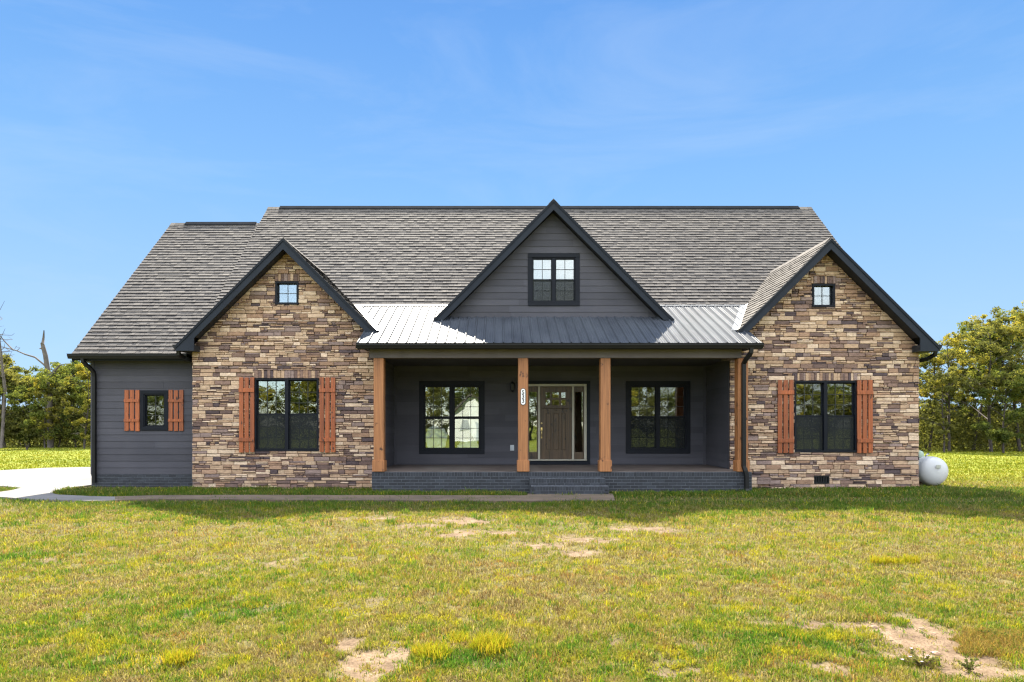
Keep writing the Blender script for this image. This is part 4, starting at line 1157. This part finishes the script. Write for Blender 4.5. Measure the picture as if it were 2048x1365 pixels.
# taller seed stalks and coarse tufts
def tufts(C, per, rad, h0, h1, col, w, lean0=.2, lean1=.9):
    Xl, Yl, Hl = [], [], []
    for (cx, cy, s) in C:
        k = int(per*s); a = RNG.uniform(0, 2*np.pi, k); r_ = np.sqrt(RNG.random(k))*rad*s
        Xl.append(cx+np.cos(a)*r_); Yl.append(cy+np.sin(a)*r_); Hl.append(RNG.uniform(h0, h1, k)*s)
    X, Y, Hh = map(np.concatenate, (Xl, Yl, Hl)); n = len(X)
    c = np.array(col)[RNG.integers(0, len(col), n)]*RNG.uniform(.75, 1.25, (n, 1))
    return X, Y, Hh, c, np.full(n, w)*RNG.uniform(.6, 1.3, n), RNG.uniform(lean0, lean1, n)
parts = []
C = []
for k in range(900):
    X, D = scatter(1, 3.6, 12.5); C.append((X[0], D[0], random.uniform(.5, 1.1)))
C = [c for c in C if bare_field(np.array([c[0]]), np.array([c[1]]))[0] < .55]
parts.append(tufts(C, 42, .07, .04, .085, [[.05, .13, .012], [.10, .19, .015], [.22, .25, .02], [.32, .24, .03]], .0055))
C = [(*GP(x, y), s) for x, y, s in ((980, 1305, 1.5), (960, 1300, 1.0), (1000, 1300, 1.1), (985, 1298, 1.3), (870, 1318, 1.3), (845, 1312, 1.0), (1760, 1130, 1.2), (1790, 1132, 1.0), (1820, 1128, 1.2), (920, 1285, .9), (355, 1330, 1.2))]
parts.append(tufts(C, 240, .085, .05, .11, [[.24, .26, .015], [.32, .30, .02], [.36, .27, .025]], .006))
C = [(*GP(x, y), s) for x, y, s in ((1935, 1278, 1.2), (1955, 1270, 1.3), (1975, 1282, 1.4), (1995, 1275, 1.4), (2020, 1285, 1.4), (1960, 1295, 1.3), (1985, 1300, 1.3), (2010, 1300, 1.2), (1940, 1300, 1.0), (2035, 1272, 1.2))]
parts.append(tufts(C, 300, .09, .03, .07, [[.24, .16, .04], [.30, .21, .06], [.17, .11, .03], [.16, .17, .03]], .005, .5, 1.4))
C = []
for k in range(26):                                  # stray survivors on the bare soil
    x, y = random.uniform(1700, 1960), random.uniform(1235, 1350); C.append((*GP(x, y), random.uniform(.25, .55)))
for k in range(30):
    x, y = random.choice(((1155, 1080), (960, 1066), (925, 1040), (1265, 1058), (735, 1330))); C.append((*GP(x+random.uniform(-90, 90), y+random.uniform(-10, 12)), random.uniform(.3, .8)))
parts.append(tufts(C, 60, .08, .04, .075, [[.10, .15, .02], [.24, .22, .03], [.26, .18, .06]], .006, .3, 1.3))
# ragged edges leaning over the path
C = []
for k in range(260):
    X = random.uniform(-10.2, .5); Yn = random.choice((GP(600, 1001)[1]-.03, GP(600, 990.5)[1]+.04)); C.append((X, Yn+random.uniform(-.05, .05), random.uniform(.6, 1.2)))
parts.append(tufts(C, 30, .10, .05, .11, [[.05, .12, .02], [.10, .16, .02], [.18, .18, .03]], .010, .4, 1.4))
C = []
for k in range(500):
    X = random.uniform(-8.5, 11.5); D = random.choice((random.uniform(14.5, 15.9), random.uniform(10.2, 13.0)))
    if D > 14.9 and -3.1 < X < 6.1: D = random.uniform(14.35, 14.95)
    if .5 < X < 2.7 and D > 12.9: continue
    if D > 12.9 and X < -.0 and D < 14.35: continue
    C.append((X, D, random.uniform(.6, 1.1)))
parts.append(tufts(C, 26, .10, .06, .13, [[.05, .12, .02], [.08, .16, .02], [.14, .18, .03]], .011))
X, Y, Hh, c, w, le = [np.concatenate([p[i] for p in parts]) for i in range(6)]
ok = ~(in_poly(X, Y, WALK) & (RNG.random(len(X)) > .4)) & ~in_poly(X, Y, DRIVE)
X, Y, Hh, c, w, le = X[ok], Y[ok], Hh[ok], c[ok], w[ok], le[ok]
blades(X, Y, ground_z(X, Y), Hh, w, c, le, 'coarse_grass', 'taller coarse grass tufts scattered through the lawn')
# grass of the field beside and beyond the house
N = 150000
u = RNG.random(N); D = 1/(1/14.5+(1/46.0-1/14.5)*u)
X = RNG.uniform(-1, 1, N)*(D*1150/F+1.5)
ok = ((X < GX0-.1) | (X > RA+HALF+.05)) & ~in_poly(X, D, DRIVE)
X, D = X[ok], D[ok]; n = len(X)
t = np.clip(fbm(X*.35, D*1.1, 81)*3.0-.5+RNG.normal(0, .35, n), 0, 1.99); i = t.astype(int); f = (t-i)[:, None]
P2 = np.array([[.10, .135, .014], [.17, .19, .016], [.24, .22, .04]]); c = (P2[i]*(1-f)+P2[i+1]*f)*RNG.uniform(.8, 1.2, (n, 1))
near = np.clip((21-D)/5, 0, 1)[:, None]; c2, _ = lawn_colour(X, D, n); c = c*(1-near)+c2*near
blades(X, D, np.zeros(n), RNG.uniform(.03, .075, n), .0012*D*RNG.uniform(.6, 1.4, n), c, RNG.uniform(.2, 1.0, n), 'field_grass', 'bright yellow-green field grass beyond the house and driveway')
# ================================================================== STONES, WEEDS
def rock(x, y, s, label, seed):
    rnd = random.Random(seed); mb = MB(); n, m = 9, 6; cx, cy = GP(x, y)
    z0 = float(ground_z(np.array([cx]), np.array([cy]))[0])
    for j in range(m+1):
        th = math.pi*j/m
        for i in range(n):
            ph = 2*math.pi*i/n; k = 1+.3*noise.noise(Vector((math.cos(ph)*math.sin(th)*1.5+seed, math.sin(ph)*math.sin(th)*1.5, math.cos(th)*1.5)))
            mb.v.append(Vector((cx+s*k*math.sin(th)*math.cos(ph), cy+s*.8*k*math.sin(th)*math.sin(ph), z0+s*.12+s*.5*k*math.cos(th))))
    for j in range(m):
        for i in range(n):
            q = (i+1) % n; mb.face([j*n+i, (j+1)*n+i, (j+1)*n+q, j*n+q], .5, 0, j % 2 == 0)
    o = mb.build('stone', M['rock'], None, origin=(cx, cy, z0)); tag(o, label, 'stone', 'small stones on the bare soil')
rock(1749, 1251, .034, 'flat brown stone at the far left of the bare sandy patch', 1)
rock(1843, 1252, .022, 'small brown stone at the far middle of the bare sandy patch', 2)
rock(1872, 1305, .036, 'largest brown stone, near the dry brown grass clump', 3)
rock(1868, 1264, .016, 'tiny dark pebble midway across the bare sandy patch', 4)
rock(1782, 1276, .013, 'tiny pebble left of centre on the bare sandy patch', 5)
rock(1752, 1318, .014, 'tiny pebble at the near left of the bare sandy patch', 6)
rock(1765, 1248, .016, 'small stone just right of the flat brown one', 7)
# loose grit
N = 2600; ang = RNG.random(N)*2*np.pi; rr = np.sqrt(RNG.random(N)); c0 = GP(1850, 1280)
X = c0[0]+np.cos(ang)*rr*.95; Y = c0[1]+np.sin(ang)*rr*.5
ok = bare_field(X, Y) > .5; X, Y = X[ok], Y[ok]; Z = ground_z(X, Y); s = RNG.uniform(.0015, .006, len(X))
mb = MB()
for x, y, z, q in zip(X, Y, Z, s):
    b = len(mb.v)
    for d in ((q, 0, 0), (-q*.6, q*.8, 0), (-q*.5, -q*.9, 0), (0, 0, q*1.1)): mb.v.append(Vector((x+d[0], y+d[1], z+d[2])))
    mb.face([b, b+1, b+3]); mb.face([b+1, b+2, b+3]); mb.face([b+2, b, b+3])
o = mb.build('soil_grit', M['rock']); tag(o, 'fine brown grit scattered on the bare sandy patch', 'grit', kind='stuff')
def weed(px, py, n, hgt, spread, label, col, name='weed', flower=False):
    cx, cy = GP(px, py); z0 = float(ground_z(np.array([cx]), np.array([cy]))[0]); rnd = random.Random(px)
    st_, lf, fl = MB(), MB(), MB()
    for k in range(n):
        a = rnd.uniform(0, 6.28); l = rnd.uniform(.25, 1)*spread; h = hgt*rnd.uniform(.5, 1)
        ps = [Vector((cx+math.cos(a)*l*t, cy+math.sin(a)*l*t*.7, z0+h*math.sin(t*1.45))) for t in (0, .35, .7, 1)]
        st_.tube(ps, [.0028, .0024, .002, .001], 4, .5)
        for q in range(16):
            t = rnd.uniform(.15, 1); p = ps[0].lerp(ps[3], t); p.z = z0+h*math.sin(t*1.45)
            d = Vector((rnd.uniform(-1, 1), rnd.uniform(-1, 1), rnd.uniform(.1, 1))).normalized()*rnd.uniform(.008, .019)
            s = d.cross(Vector((rnd.uniform(-1, 1), rnd.uniform(-1, 1), .2))).normalized()*.006
            b = len(lf.v); lf.v += [p, p+d*.5+s, p+d, p+d*.5-s]; lf.face([b, b+1, b+2, b+3], rnd.random())
        if flower and k % 4 == 0:
            for q in range(5):
                aa = q*1.256; b = len(fl.v); p = ps[3]+Vector((0, 0, .004)); e = Vector((math.cos(aa), math.sin(aa)*.6, .5))*.012; s = Vector((-math.sin(aa), math.cos(aa), 0))*.005
                fl.v += [p, p+e*.6+s, p+e, p+e*.6-s]; fl.face([b, b+1, b+2, b+3])
    root = empty(name, (cx, cy, z0)); tag(root, label, 'weed')
    st_.build('stem', M['rust'], root); lf.build('leaf', col, root)
    if flower: fl.build('flower', M['flower'], root)
M['flower'] = simple('pale_pink_petals', (.6, .45, .6), .6)
weed(1845, 1332, 26, .085, .17, 'low sprawling weed with small pale pink flowers near the front of the bare soil', M['leaf_olive'], flower=True)
weed(1938, 1338, 14, .085, .07, 'upright green weed right of the pink-flowered one on bare soil', M['leaf_green'])
weed(1985, 1272, 16, .06, .11, 'leafy green weed growing out of the dry brown grass clump', M['leaf_green'])
# ================================================================== TREES
def tree_meshes(seed, hgt, rad, low, nclump, leaves, lsize, yellow=.0, spread=1.0):
    """returns (trunk mesh, crown mesh) around the origin"""
    rnd = random.Random(seed); nr = np.random.default_rng(seed); tb = MB()
    lean = Vector((rnd.uniform(-.12, .12), rnd.uniform(-.1, .1), 0)); pts = []
    for k in range(7):
        t = k/6; pts.append(Vector((lean.x*hgt*t+.12*math.sin(t*5+seed), lean.y*hgt*t+.1*math.cos(t*4+seed), hgt*.92*t-.05)))
    r0 = .012*hgt
    tb.tube(pts, [r0*(1-.86*k/6) for k in range(7)], 7)
    tips = []
    nb = int(14+hgt)
    for k in range(nb):
        t = rnd.uniform(low*.9, .97); seg = min(5, int(t*6)); p = pts[seg].lerp(pts[seg+1], t*6-seg)
        a = k*2.4+rnd.uniform(-.5, .5); prof = math.sin(math.pi*min(1, max(.08, (t-low*.6)/(1.06-low*.6)))**.8)
        L = rad*(.35+.75*prof)*rnd.uniform(.7, 1.15)
        e = p+Vector((math.cos(a)*L, math.sin(a)*L, L*rnd.uniform(.15, .75)))
        m = p.lerp(e, .5)+Vector((rnd.uniform(-.1, .1), rnd.uniform(-.1, .1), .12*L))
        rb = r0*(1-.8*t)*.5; tb.tube([p, m, e], [rb, rb*.6, rb*.2], 5)
        for q in range(3):
            s = p.lerp(e, rnd.uniform(.45, .95)); d = s+Vector((rnd.uniform(-1, 1), rnd.uniform(-1, 1), rnd.uniform(-.2, .9)))*rad*.3
            tb.tube([s, s.lerp(d, .5)+Vector((0, 0, .04)), d], [rb*.35, rb*.2, rb*.08], 4); tips.append(d)
        tips.append(e); tips.append(m)
    sel = [rnd.choice(tips) for _ in range(nclump)]
    cs = np.array([[p.x, p.y, p.z] for p in sel]); cs += nr.normal(0, rad*.10*spread, cs.shape)
    cr = nr.uniform(.35, 1.0, len(cs))*rad*.24*spread
    per = leaves//len(cs); idx = np.repeat(np.arange(len(cs)), per); n = len(idx)
    d = nr.normal(0, 1, (n, 3)); d /= np.linalg.norm(d, axis=1, keepdims=True); d[:, 2] *= .7
    P = cs[idx]+d*(cr[idx]*nr.random(n)**.5)[:, None]
    P[:, 2] = np.maximum(P[:, 2], .3)
    s = lsize*nr.uniform(.6, 1.35, n)[:, None]
    u = nr.normal(0, 1, (n, 3)); u /= np.linalg.norm(u, axis=1, keepdims=True)
    w = np.cross(u, nr.normal(0, 1, (n, 3))); w /= np.linalg.norm(w, axis=1, keepdims=True)
    V = np.stack([P-u*s, P+w*s*.5, P+u*s, P-w*s*.5], 1).reshape(-1, 3)
    mc = bpy.data.meshes.new('crown'); np_mesh(mc, V, np.arange(n*4).reshape(-1, 4))
    ctone = nr.uniform(.15, .85, len(cs))+yellow*(cs[:, 2]/hgt-.5)
    tone = np.clip(ctone[idx]+nr.normal(0, .16, n), 0, 1).astype(np.float32)
    at = mc.attributes.new('tone', 'FLOAT', 'FACE'); at.data.foreach_set('value', tone)
    to = tb.build('trunk', M['bark']); mt = to.data; bpy.data.objects.remove(to)
    return mt, mc
def protos():
    P = {}
    P['bushy'] = tree_meshes(3, 6.2, 1.9, .10, 150, 15000, .075, .2)
    P['round'] = tree_meshes(5, 5.6, 2.1, .08, 160, 15000, .075, .1)
    P['tall'] = tree_meshes(8, 9.0, 2.2, .20, 170, 10500, .072, .25, .72)
    P['airy'] = tree_meshes(12, 8.4, 2.5, .28, 150, 8500, .072, .35, .68)
    P['slim'] = tree_meshes(17, 7.2, 1.4, .12, 110, 9500, .075, .2)
    return P
TP = protos()
def tree(kind, leafm, X, D, s, rz, label, cat='tree', group='trees along the far edge of the field', name='broadleaf_tree'):
    mt, mc = TP[kind]
    r = empty(name, (X, D, 0), rz=rz); r.scale = (s*random.uniform(.92, 1.08), s, s*random.uniform(.95, 1.05)); tag(r, label, cat, group)
    key = (kind, leafm)
    if key not in LM:
        m2 = mc.copy(); m2.materials.clear(); m2.materials.append(M[leafm]); LM[key] = m2
    a = bpy.data.objects.new('trunk', mt); COL.objects.link(a); a.parent = r
    c = bpy.data.objects.new('crown', LM[key]); COL.objects.link(c); c.parent = r
    return r
LM = {}
def far(px, D): return PX(px, D)
# left wood (front row as the photograph shows it)
D = 46
tree('bushy', 'leaf_olive', far(12, D), D, 1.0, .3, 'olive tree at the left edge of the photo, under the bare leaning branches')
tree('round', 'leaf_green', far(62, D+1), D+1, .95, 1.9, 'low rounded green tree just left of the broken dead trunk')
tree('slim', 'leaf_yellow', far(92, D-1.5), D-1.5, .70, 1.1, 'short yellowish tree in front of the broken dead trunk')
tree('bushy', 'leaf_olive', far(118, D-.5), D-.5, .86, 4.0, 'olive tree with a thin crown just right of the broken dead trunk')
tree('round', 'leaf_green', far(152, D), D, 1.12, 2.5, 'fuller dark green tree beside the garage corner downspout')
tree('slim', 'leaf_yellow', far(172, D-2.5), D-2.5, .78, .4, 'yellow-green sapling directly against the garage corner in view')
back = 'tree of the second row in the left wood'
for k, (px, dd, s, kd, lm) in enumerate(((-10, 50, 1.05, 'slim', 'leaf_olive'), (38, 51, 1.0, 'bushy', 'leaf_green'), (88, 50, .95, 'round', 'leaf_olive'), (132, 51, 1.05, 'bushy', 'leaf_green'), (168, 51, 1.1, 'slim', 'leaf_olive'))):
    tree(kd, lm, far(px, dd), dd, s, k*1.3, ('thin-crowned tree behind the front row of the left wood', 'green tree behind the front row of the left wood')[lm == 'leaf_green'])
for k in range(7):
    tree(('bushy', 'round', 'slim')[k % 3], ('leaf_olive', 'leaf_green')[k % 2], -44-k*3.6, 46+2*math.sin(k), 1.0+.1*math.sin(k*2), k, 'tree continuing the left wood beyond the edge of the photo')
for k in range(5):
    tree(('bushy', 'round')[k % 2], ('leaf_olive', 'leaf_green')[k % 2], -28.2+k*3.4, 47+1.5*math.sin(k*2), .95, k*2, 'tree continuing the left wood behind the house')
# right wood
D = 38.5
tree('airy', 'leaf_yellow', far(1902, D), D, .86, .5, 'yellow-crowned tree just above the white propane tank')
tree('tall', 'leaf_olive', far(1862, D+1), D+1, .80, 2.1, 'olive tree directly beside the right stone wall edge')
tree('tall', 'leaf_green', far(1950, D+1.5), D+1.5, .93, 3.3, 'tall green tree second from the tank, behind the yellow one')
tree('airy', 'leaf_olive', far(1985, D-.5), D-.5, .98, 1.2, 'open-branched olive tree with sky showing through, right wood')
tree('bushy', 'leaf_green', far(2010, D-2), D-2, .82, 4.4, 'low bright green tree in front of the right wood')
tree('tall', 'leaf_yellow', far(2035, D+.5), D+.5, 1.0, 5.2, 'tallest yellowing tree at the right edge of the photo')
tree('slim', 'leaf_olive', far(1885, D-1), D-1, .72, 2.8, 'slender olive tree behind the propane tank lid')
for k, (px, dd, s, kd, lm) in enumerate(((1850, 43, .85, 'tall', 'leaf_green'), (1893, 43.5, .85, 'bushy', 'leaf_olive'), (1925, 43, .95, 'bushy', 'leaf_green'), (1965, 43, 1.1, 'slim', 'leaf_olive'), (2005, 43.5, 1.05, 'tall', 'leaf_green'), (2050, 43, 1.15, 'airy', 'leaf_olive'))):
    tree(kd, lm, far(px, dd), dd, s, k*1.7, ('thin-crowned tree behind the front row of the right wood', 'green tree behind the front row of the right wood')[lm == 'leaf_green'])
for k in range(7):
    tree(('tall', 'airy', 'bushy')[k % 3], ('leaf_olive', 'leaf_green')[k % 2], 34.2+k*3.3, 39+2*math.sin(k), 1.05+.1*math.sin(k*2), k, 'tree continuing the right wood beyond the edge of the photo')
for k in range(4):
    tree(('bushy', 'tall')[k % 2], ('leaf_olive', 'leaf_green')[k % 2], 25.0-k*3.3, 40.5+1.5*math.sin(k*2), .85, k*2, 'tree continuing the right wood behind the house')
# trees behind the viewer, mirrored in the windows
for k in range(38):
    a = -60+k*3.2; tree(('bushy', 'round', 'slim', 'round')[k % 4], ('leaf_yellow', 'leaf_olive', 'leaf_green')[k % 3], a, -47+3*math.sin(k*1.7), 1.22+.14*math.sin(k*2.3), k*1.1,
        'autumn tree across the road, seen mirrored in the window glass', group='trees mirrored in the windows')
# bare dead tree, left
Dd = 45.0
def dp(x, y, dy=0.0): return (PX(x, Dd), Dd+dy, PZ(y, Dd))
dead = empty('dead_tree', (PX(100, Dd), Dd, 0)); tag(dead, 'bare broken dead tree rising above the left wood', 'tree')
mb = MB(); mb.tube([(PX(101, Dd), Dd, 0), dp(100, 820), dp(99, 775), dp(96, 745), dp(91, 712), dp(86, 693), dp(84, 686)], [.20, .19, .18, .17, .15, .13, .10], 8)
mb.tube([dp(85, 690), dp(87, 676), dp(88, 661)], [.10, .07, .03], 6); mb.tube([dp(86, 700), dp(82, 697), dp(79, 698)], [.06, .05, .03], 5)
mb.build('trunk', M['deadwood'], dead)
mb = MB(); mb.tube([dp(96, 738), dp(86, 728), dp(70, 715), dp(50, 709), dp(34, 702), dp(15, 697), dp(-6, 692)], [.07, .065, .06, .05, .04, .03, .02], 6)
mb.tube([dp(26, 700), dp(10, 684), dp(-6, 664)], [.05, .04, .02], 5); mb.tube([dp(34, 702), dp(40, 696), dp(30, 694)], [.03, .02, .01], 5)
mb.build('branch', M['deadwood'], dead)
mb = MB(); mb.tube([dp(99, 755), dp(108, 744), dp(116, 735), dp(119, 730)], [.11, .09, .07, .04], 6); mb.tube([dp(113, 738), dp(124, 729), dp(140, 728)], [.05, .03, .015], 5)
mb.tube([dp(107, 745), dp(114, 748), dp(120, 752)], [.04, .03, .015], 5); mb.build('branch', M['deadwood'], dead)
dead2 = empty('dead_tree', (PX(6, Dd), Dd, 0)); tag(dead2, 'thin leafless tree with fine twigs at the very left edge', 'tree')
mb = MB(); mb.tube([(PX(14, Dd), Dd-.5, 0), dp(10, 780), dp(5, 740), dp(2, 705), dp(-2, 665), dp(-4, 630)], [.11, .10, .08, .06, .03, .015], 6); mb.build('trunk', M['deadwood'], dead2)
mb = MB(); rnd = random.Random(4)
for k in range(26):
    y = rnd.uniform(640, 760); x = (760-y)*-.12+8; L = rnd.uniform(10, 34); s = rnd.choice((-1, 1, 1)); q = rnd.uniform(.2, 1.1)
    mb.tube([dp(x, y), dp(x+s*L*.5, y-L*.5*q, rnd.uniform(-1, 1)), dp(x+s*L, y-L*q*1.3, rnd.uniform(-1, 1))], [.03, .018, .008], 4)
mb.build('branch', M['deadwood'], dead2)
# brush under the trees
def brush(x0, x1, D0, dep, h, n, label, seed):
    nr = np.random.default_rng(seed); X = nr.uniform(x0, x1, n); Y = D0+nr.uniform(0, dep, n); top = h*(.45+.75*fbm(X*.7, Y*.7, seed, 3)); Z = top*nr.random(n)**.8
    P = np.stack([X, Y, Z], 1); s = nr.uniform(.05, .13, n)[:, None]
    u = nr.normal(0, 1, (n, 3)); u /= np.linalg.norm(u, axis=1, keepdims=True); w = np.cross(u, nr.normal(0, 1, (n, 3))); w /= np.linalg.norm(w, axis=1, keepdims=True)
    V = np.stack([P-u*s, P+w*s*.5, P+u*s, P-w*s*.5], 1).reshape(-1, 3)
    me = bpy.data.meshes.new('undergrowth'); np_mesh(me, V, np.arange(n*4).reshape(-1, 4))
    at = me.attributes.new('tone', 'FLOAT', 'FACE'); at.data.foreach_set('value', np.clip(nr.normal(.42, .22, n), 0, 1).astype(np.float32))
    me.materials.append(M['leaf_olive']); o = bpy.data.objects.new('undergrowth', me); COL.objects.link(o); tag(o, label, 'undergrowth', kind='stuff')
brush(-62, -14, 45.0, 14, 3.0, 130000, 'dense shadowy undergrowth at the foot of the left wood', 5)
brush(14, 56, 38.5, 14, 3.0, 130000, 'dense shadowy undergrowth at the foot of the right wood', 6)
brush(-66, 66, -54, 7, 8.0, 150000, 'undergrowth of the wood across the road, seen mirrored in the windows', 7)
# little stump-like sapling in the left field
cx, cy = PX(54, 41), 41.0
sp = empty('sapling', (cx, cy, 0)); tag(sp, 'tiny dark stub of a shrub standing alone in the left field', 'shrub')
mb = MB()
for k in range(9): a = k*.7; mb.tube([(cx, cy, 0), (cx+.10*math.cos(a), cy+.1*math.sin(a), .25), (cx+.16*math.cos(a), cy+.16*math.sin(a), .42+.05*(k % 3))], [.03, .02, .008], 4)
mb.build('stem', M['bark'], sp)
# ================================================================== WHITE HOUSE ACROSS THE ROAD (mirrored in the porch windows)
wh = empty('farmhouse', (-1.4, -34, 0)); tag(wh, 'small white house across the road, seen mirrored in the left porch window', 'house')
t = NT('white_siding'); t.base(t.ramp(t.noise(t.coord((1, 1, 30)), 3), [(.4, (.66, .67, .66)), (.6, (.8, .8, .79))])); M['whitesiding'] = t.mat
def wfr(D): return Frame((0, D, 0), (-1, 0, 0), (0, 0, 1), (0, 1, 0))
mb = MB(); F2 = wfr(-30.0); mb.prism([(-2.6, 0), (5.2, 0), (5.2, 3.0), (-2.6, 3.0)], F2, -7, 0); mb.prism([(.9, 3.0), (4.9, 3.0), (2.9, 4.7)], F2, -3, .02)
mb.prism([(-2.6, 3.0), (5.2, 3.0), (3.7, 4.4), (-1.1, 4.4)], F2, -7, -1.0); w1 = mb.build('wall', M['whitesiding'], wh)
for a, b, cc, d, nm in ((3.5, 4.1, 1.1, 2.0, 'window'), (1.6, 2.3, .0, 2.05, 'door'), (-1.5, -.9, 1.1, 2.0, 'window')):
    mb = MB(); mb.rect(F2, a, b, cc, d, .0, .03, .5); mb.build(nm, M['greyplastic'], wh)
mb = MB()
for s_ in (-1, 1):
    P = [(2.9, 4.75), (2.9, 4.95), (2.9+s_*2.3, 3.0), (2.9+s_*2.3, 2.8)]
    mb.prism(P if s_ < 0 else P[::-1], F2, -3.5, .35)
mb.build('roof', M['shingle'], wh)
# ================================================================== SKY, SUN, CAMERA
SUN_V = Vector((-.135, .80, 1.0)).normalized()
elev = math.asin(SUN_V.z); azim = math.atan2(SUN_V.x, SUN_V.y)
w = bpy.data.worlds.new('World'); SC.world = w; w.use_nodes = True
nt = w.node_tree; bg = nt.nodes['Background']
sky = nt.nodes.new('ShaderNodeTexSky'); sky.sky_type = 'NISHITA'; sky.sun_disc = False
sky.sun_elevation = elev; sky.sun_rotation = azim
sky.air_density = 1.0; sky.dust_density = .15; sky.ozone_density = 2.2; sky.altitude = 200
def wn(t, **k):
    n = nt.nodes.new(t)
    for a, b in k.items(): n.inputs[a].default_value = b
    return n
tc = nt.nodes.new('ShaderNodeTexCoord'); mp = wn('ShaderNodeMapping', Scale=(1.2, 1.2, 5.0), Rotation=(0.0, .45, .3)); nt.links.new(tc.outputs['Generated'], mp.inputs[0])
no = wn('ShaderNodeTexNoise', Scale=1.7, Detail=9.0, Roughness=.62, Distortion=.7); nt.links.new(mp.outputs[0], no.inputs['Vector'])
rp = nt.nodes.new('ShaderNodeValToRGB'); rp.color_ramp.elements[0].position = .50; rp.color_ramp.elements[0].color = (0, 0, 0, 1); rp.color_ramp.elements[1].position = .80; rp.color_ramp.elements[1].color = (.22, .22, .22, 1)
nt.links.new(no.outputs['Fac'], rp.inputs[0])
sx = nt.nodes.new('ShaderNodeSeparateXYZ'); nt.links.new(tc.outputs['Generated'], sx.inputs[0])
gr_ = nt.nodes.new('ShaderNodeValToRGB'); e = gr_.color_ramp.elements
for k in range(3): e.new(.5)
for k, (p, cc) in enumerate(SKYGRAD): e[k].position = p; e[k].color = (*[x/2.0 for x in cc], 1)
nt.links.new(sx.outputs['Z'], gr_.inputs[0])
hs = wn('ShaderNodeHueSaturation', Saturation=SKY_SAT, Value=1.0, Hue=SKY_HUE); nt.links.new(sky.outputs[0], hs.inputs['Color'])
def wmath(op, a_, b_):
    m = nt.nodes.new('ShaderNodeMath'); m.operation = op
    for s_, v_ in ((m.inputs[0], a_), (m.inputs[1], b_)):
        if hasattr(v_, 'links'): nt.links.new(v_, s_)
        else: s_.default_value = v_
    return m.outputs[0]
def wmix(f, a_, b_, mode='MIX'):
    m = nt.nodes.new('ShaderNodeMix'); m.data_type = 'RGBA'; m.blend_type = mode
    for s_, v_ in ((m.inputs[0], f), (m.inputs[6], a_), (m.inputs[7], b_)):
        if hasattr(v_, 'links'): nt.links.new(v_, s_)
        else: s_.default_value = v_ if isinstance(v_, float) else (*v_, 1)
    return m.outputs[2]
clear = wmix(1.0, gr_.outputs[0], (2.0, 2.0, 2.0), 'MULTIPLY')
clear = wmix(.03, clear, hs.outputs[0])                 # deep clear blue over the house
clear = wmix(rp.outputs[0], clear, (1.1, 1.3, 1.6))   # faint cirrus
cl = wn('ShaderNodeTexNoise', Scale=2.6, Detail=7.0, Roughness=.55); nt.links.new(tc.outputs['Generated'], cl.inputs['Vector'])
cr_ = nt.nodes.new('ShaderNodeValToRGB'); cr_.color_ramp.elements[0].position = .40; cr_.color_ramp.elements[1].position = .62; nt.links.new(cl.outputs['Fac'], cr_.inputs[0])
zr = nt.nodes.new('ShaderNodeMapRange'); zr.inputs['From Min'].default_value = .05; zr.inputs['From Max'].default_value = .75; zr.inputs['To Min'].default_value = .24; zr.inputs['To Max'].default_value = 2.3
nt.links.new(sx.outputs['Z'], zr.inputs['Value']); cz_ = nt.nodes.new('ShaderNodeCombineXYZ')
for k in range(3): nt.links.new(zr.outputs[0], cz_.inputs[k])
south = wmix(cr_.outputs[0], wmix(.55, hs.outputs[0], (1.6, 1.7, 1.9)), wmix(1.0, FILL_CLOUD, cz_.outputs[0], 'MULTIPLY'))      # broken unseen cloud behind the viewer, boosted overhead to fill the shaded front
mr = nt.nodes.new('ShaderNodeMapRange'); mr.interpolation_type = 'SMOOTHSTEP'; mr.inputs['From Min'].default_value = .30; mr.inputs['From Max'].default_value = -.15
nt.links.new(sx.outputs['Y'], mr.inputs['Value'])
nt.links.new(wmix(mr.outputs[0], clear, south), bg.inputs['Color'])
bg.inputs['Strength'].default_value = SKY_STR
L = bpy.data.lights.new('sun', 'SUN'); L.energy = SUN_STR; L.angle = math.radians(.53); L.color = (1.0, .93, .80)
lo = bpy.data.objects.new('sun', L); COL.objects.link(lo); lo.rotation_euler = (-SUN_V).to_track_quat('-Z', 'Y').to_euler(); lo.location = (0, 30, 30)
cam = bpy.data.cameras.new('camera'); co = bpy.data.objects.new('camera', cam); COL.objects.link(co)
co.location = (0, 0, H); co.rotation_euler = (math.radians(90), 0, 0)
cam.sensor_width = 36; cam.lens = F/2048*36; cam.shift_x = 24/2048; cam.shift_y = (850-682.5)/2048; cam.clip_end = 2000; cam.clip_start = .1
SC.camera = co
SC.view_settings.view_transform = 'Standard'; SC.view_settings.look = 'None'; SC.view_settings.exposure = EXPO; SC.view_settings.gamma = 1
SC.cycles.use_denoising = True; SC.cycles.denoiser = 'OPENIMAGEDENOISE'; SC.cycles.denoising_input_passes = 'RGB_ALBEDO_NORMAL'; SC.cycles.denoising_prefilter = 'NONE'; SC.cycles.pixel_filter_type = 'BLACKMAN_HARRIS'; SC.cycles.filter_width = 1.3; SC.cycles.max_bounces = 8; SC.cycles.transparent_max_bounces = 12
SC.cycles.sample_clamp_indirect = 6
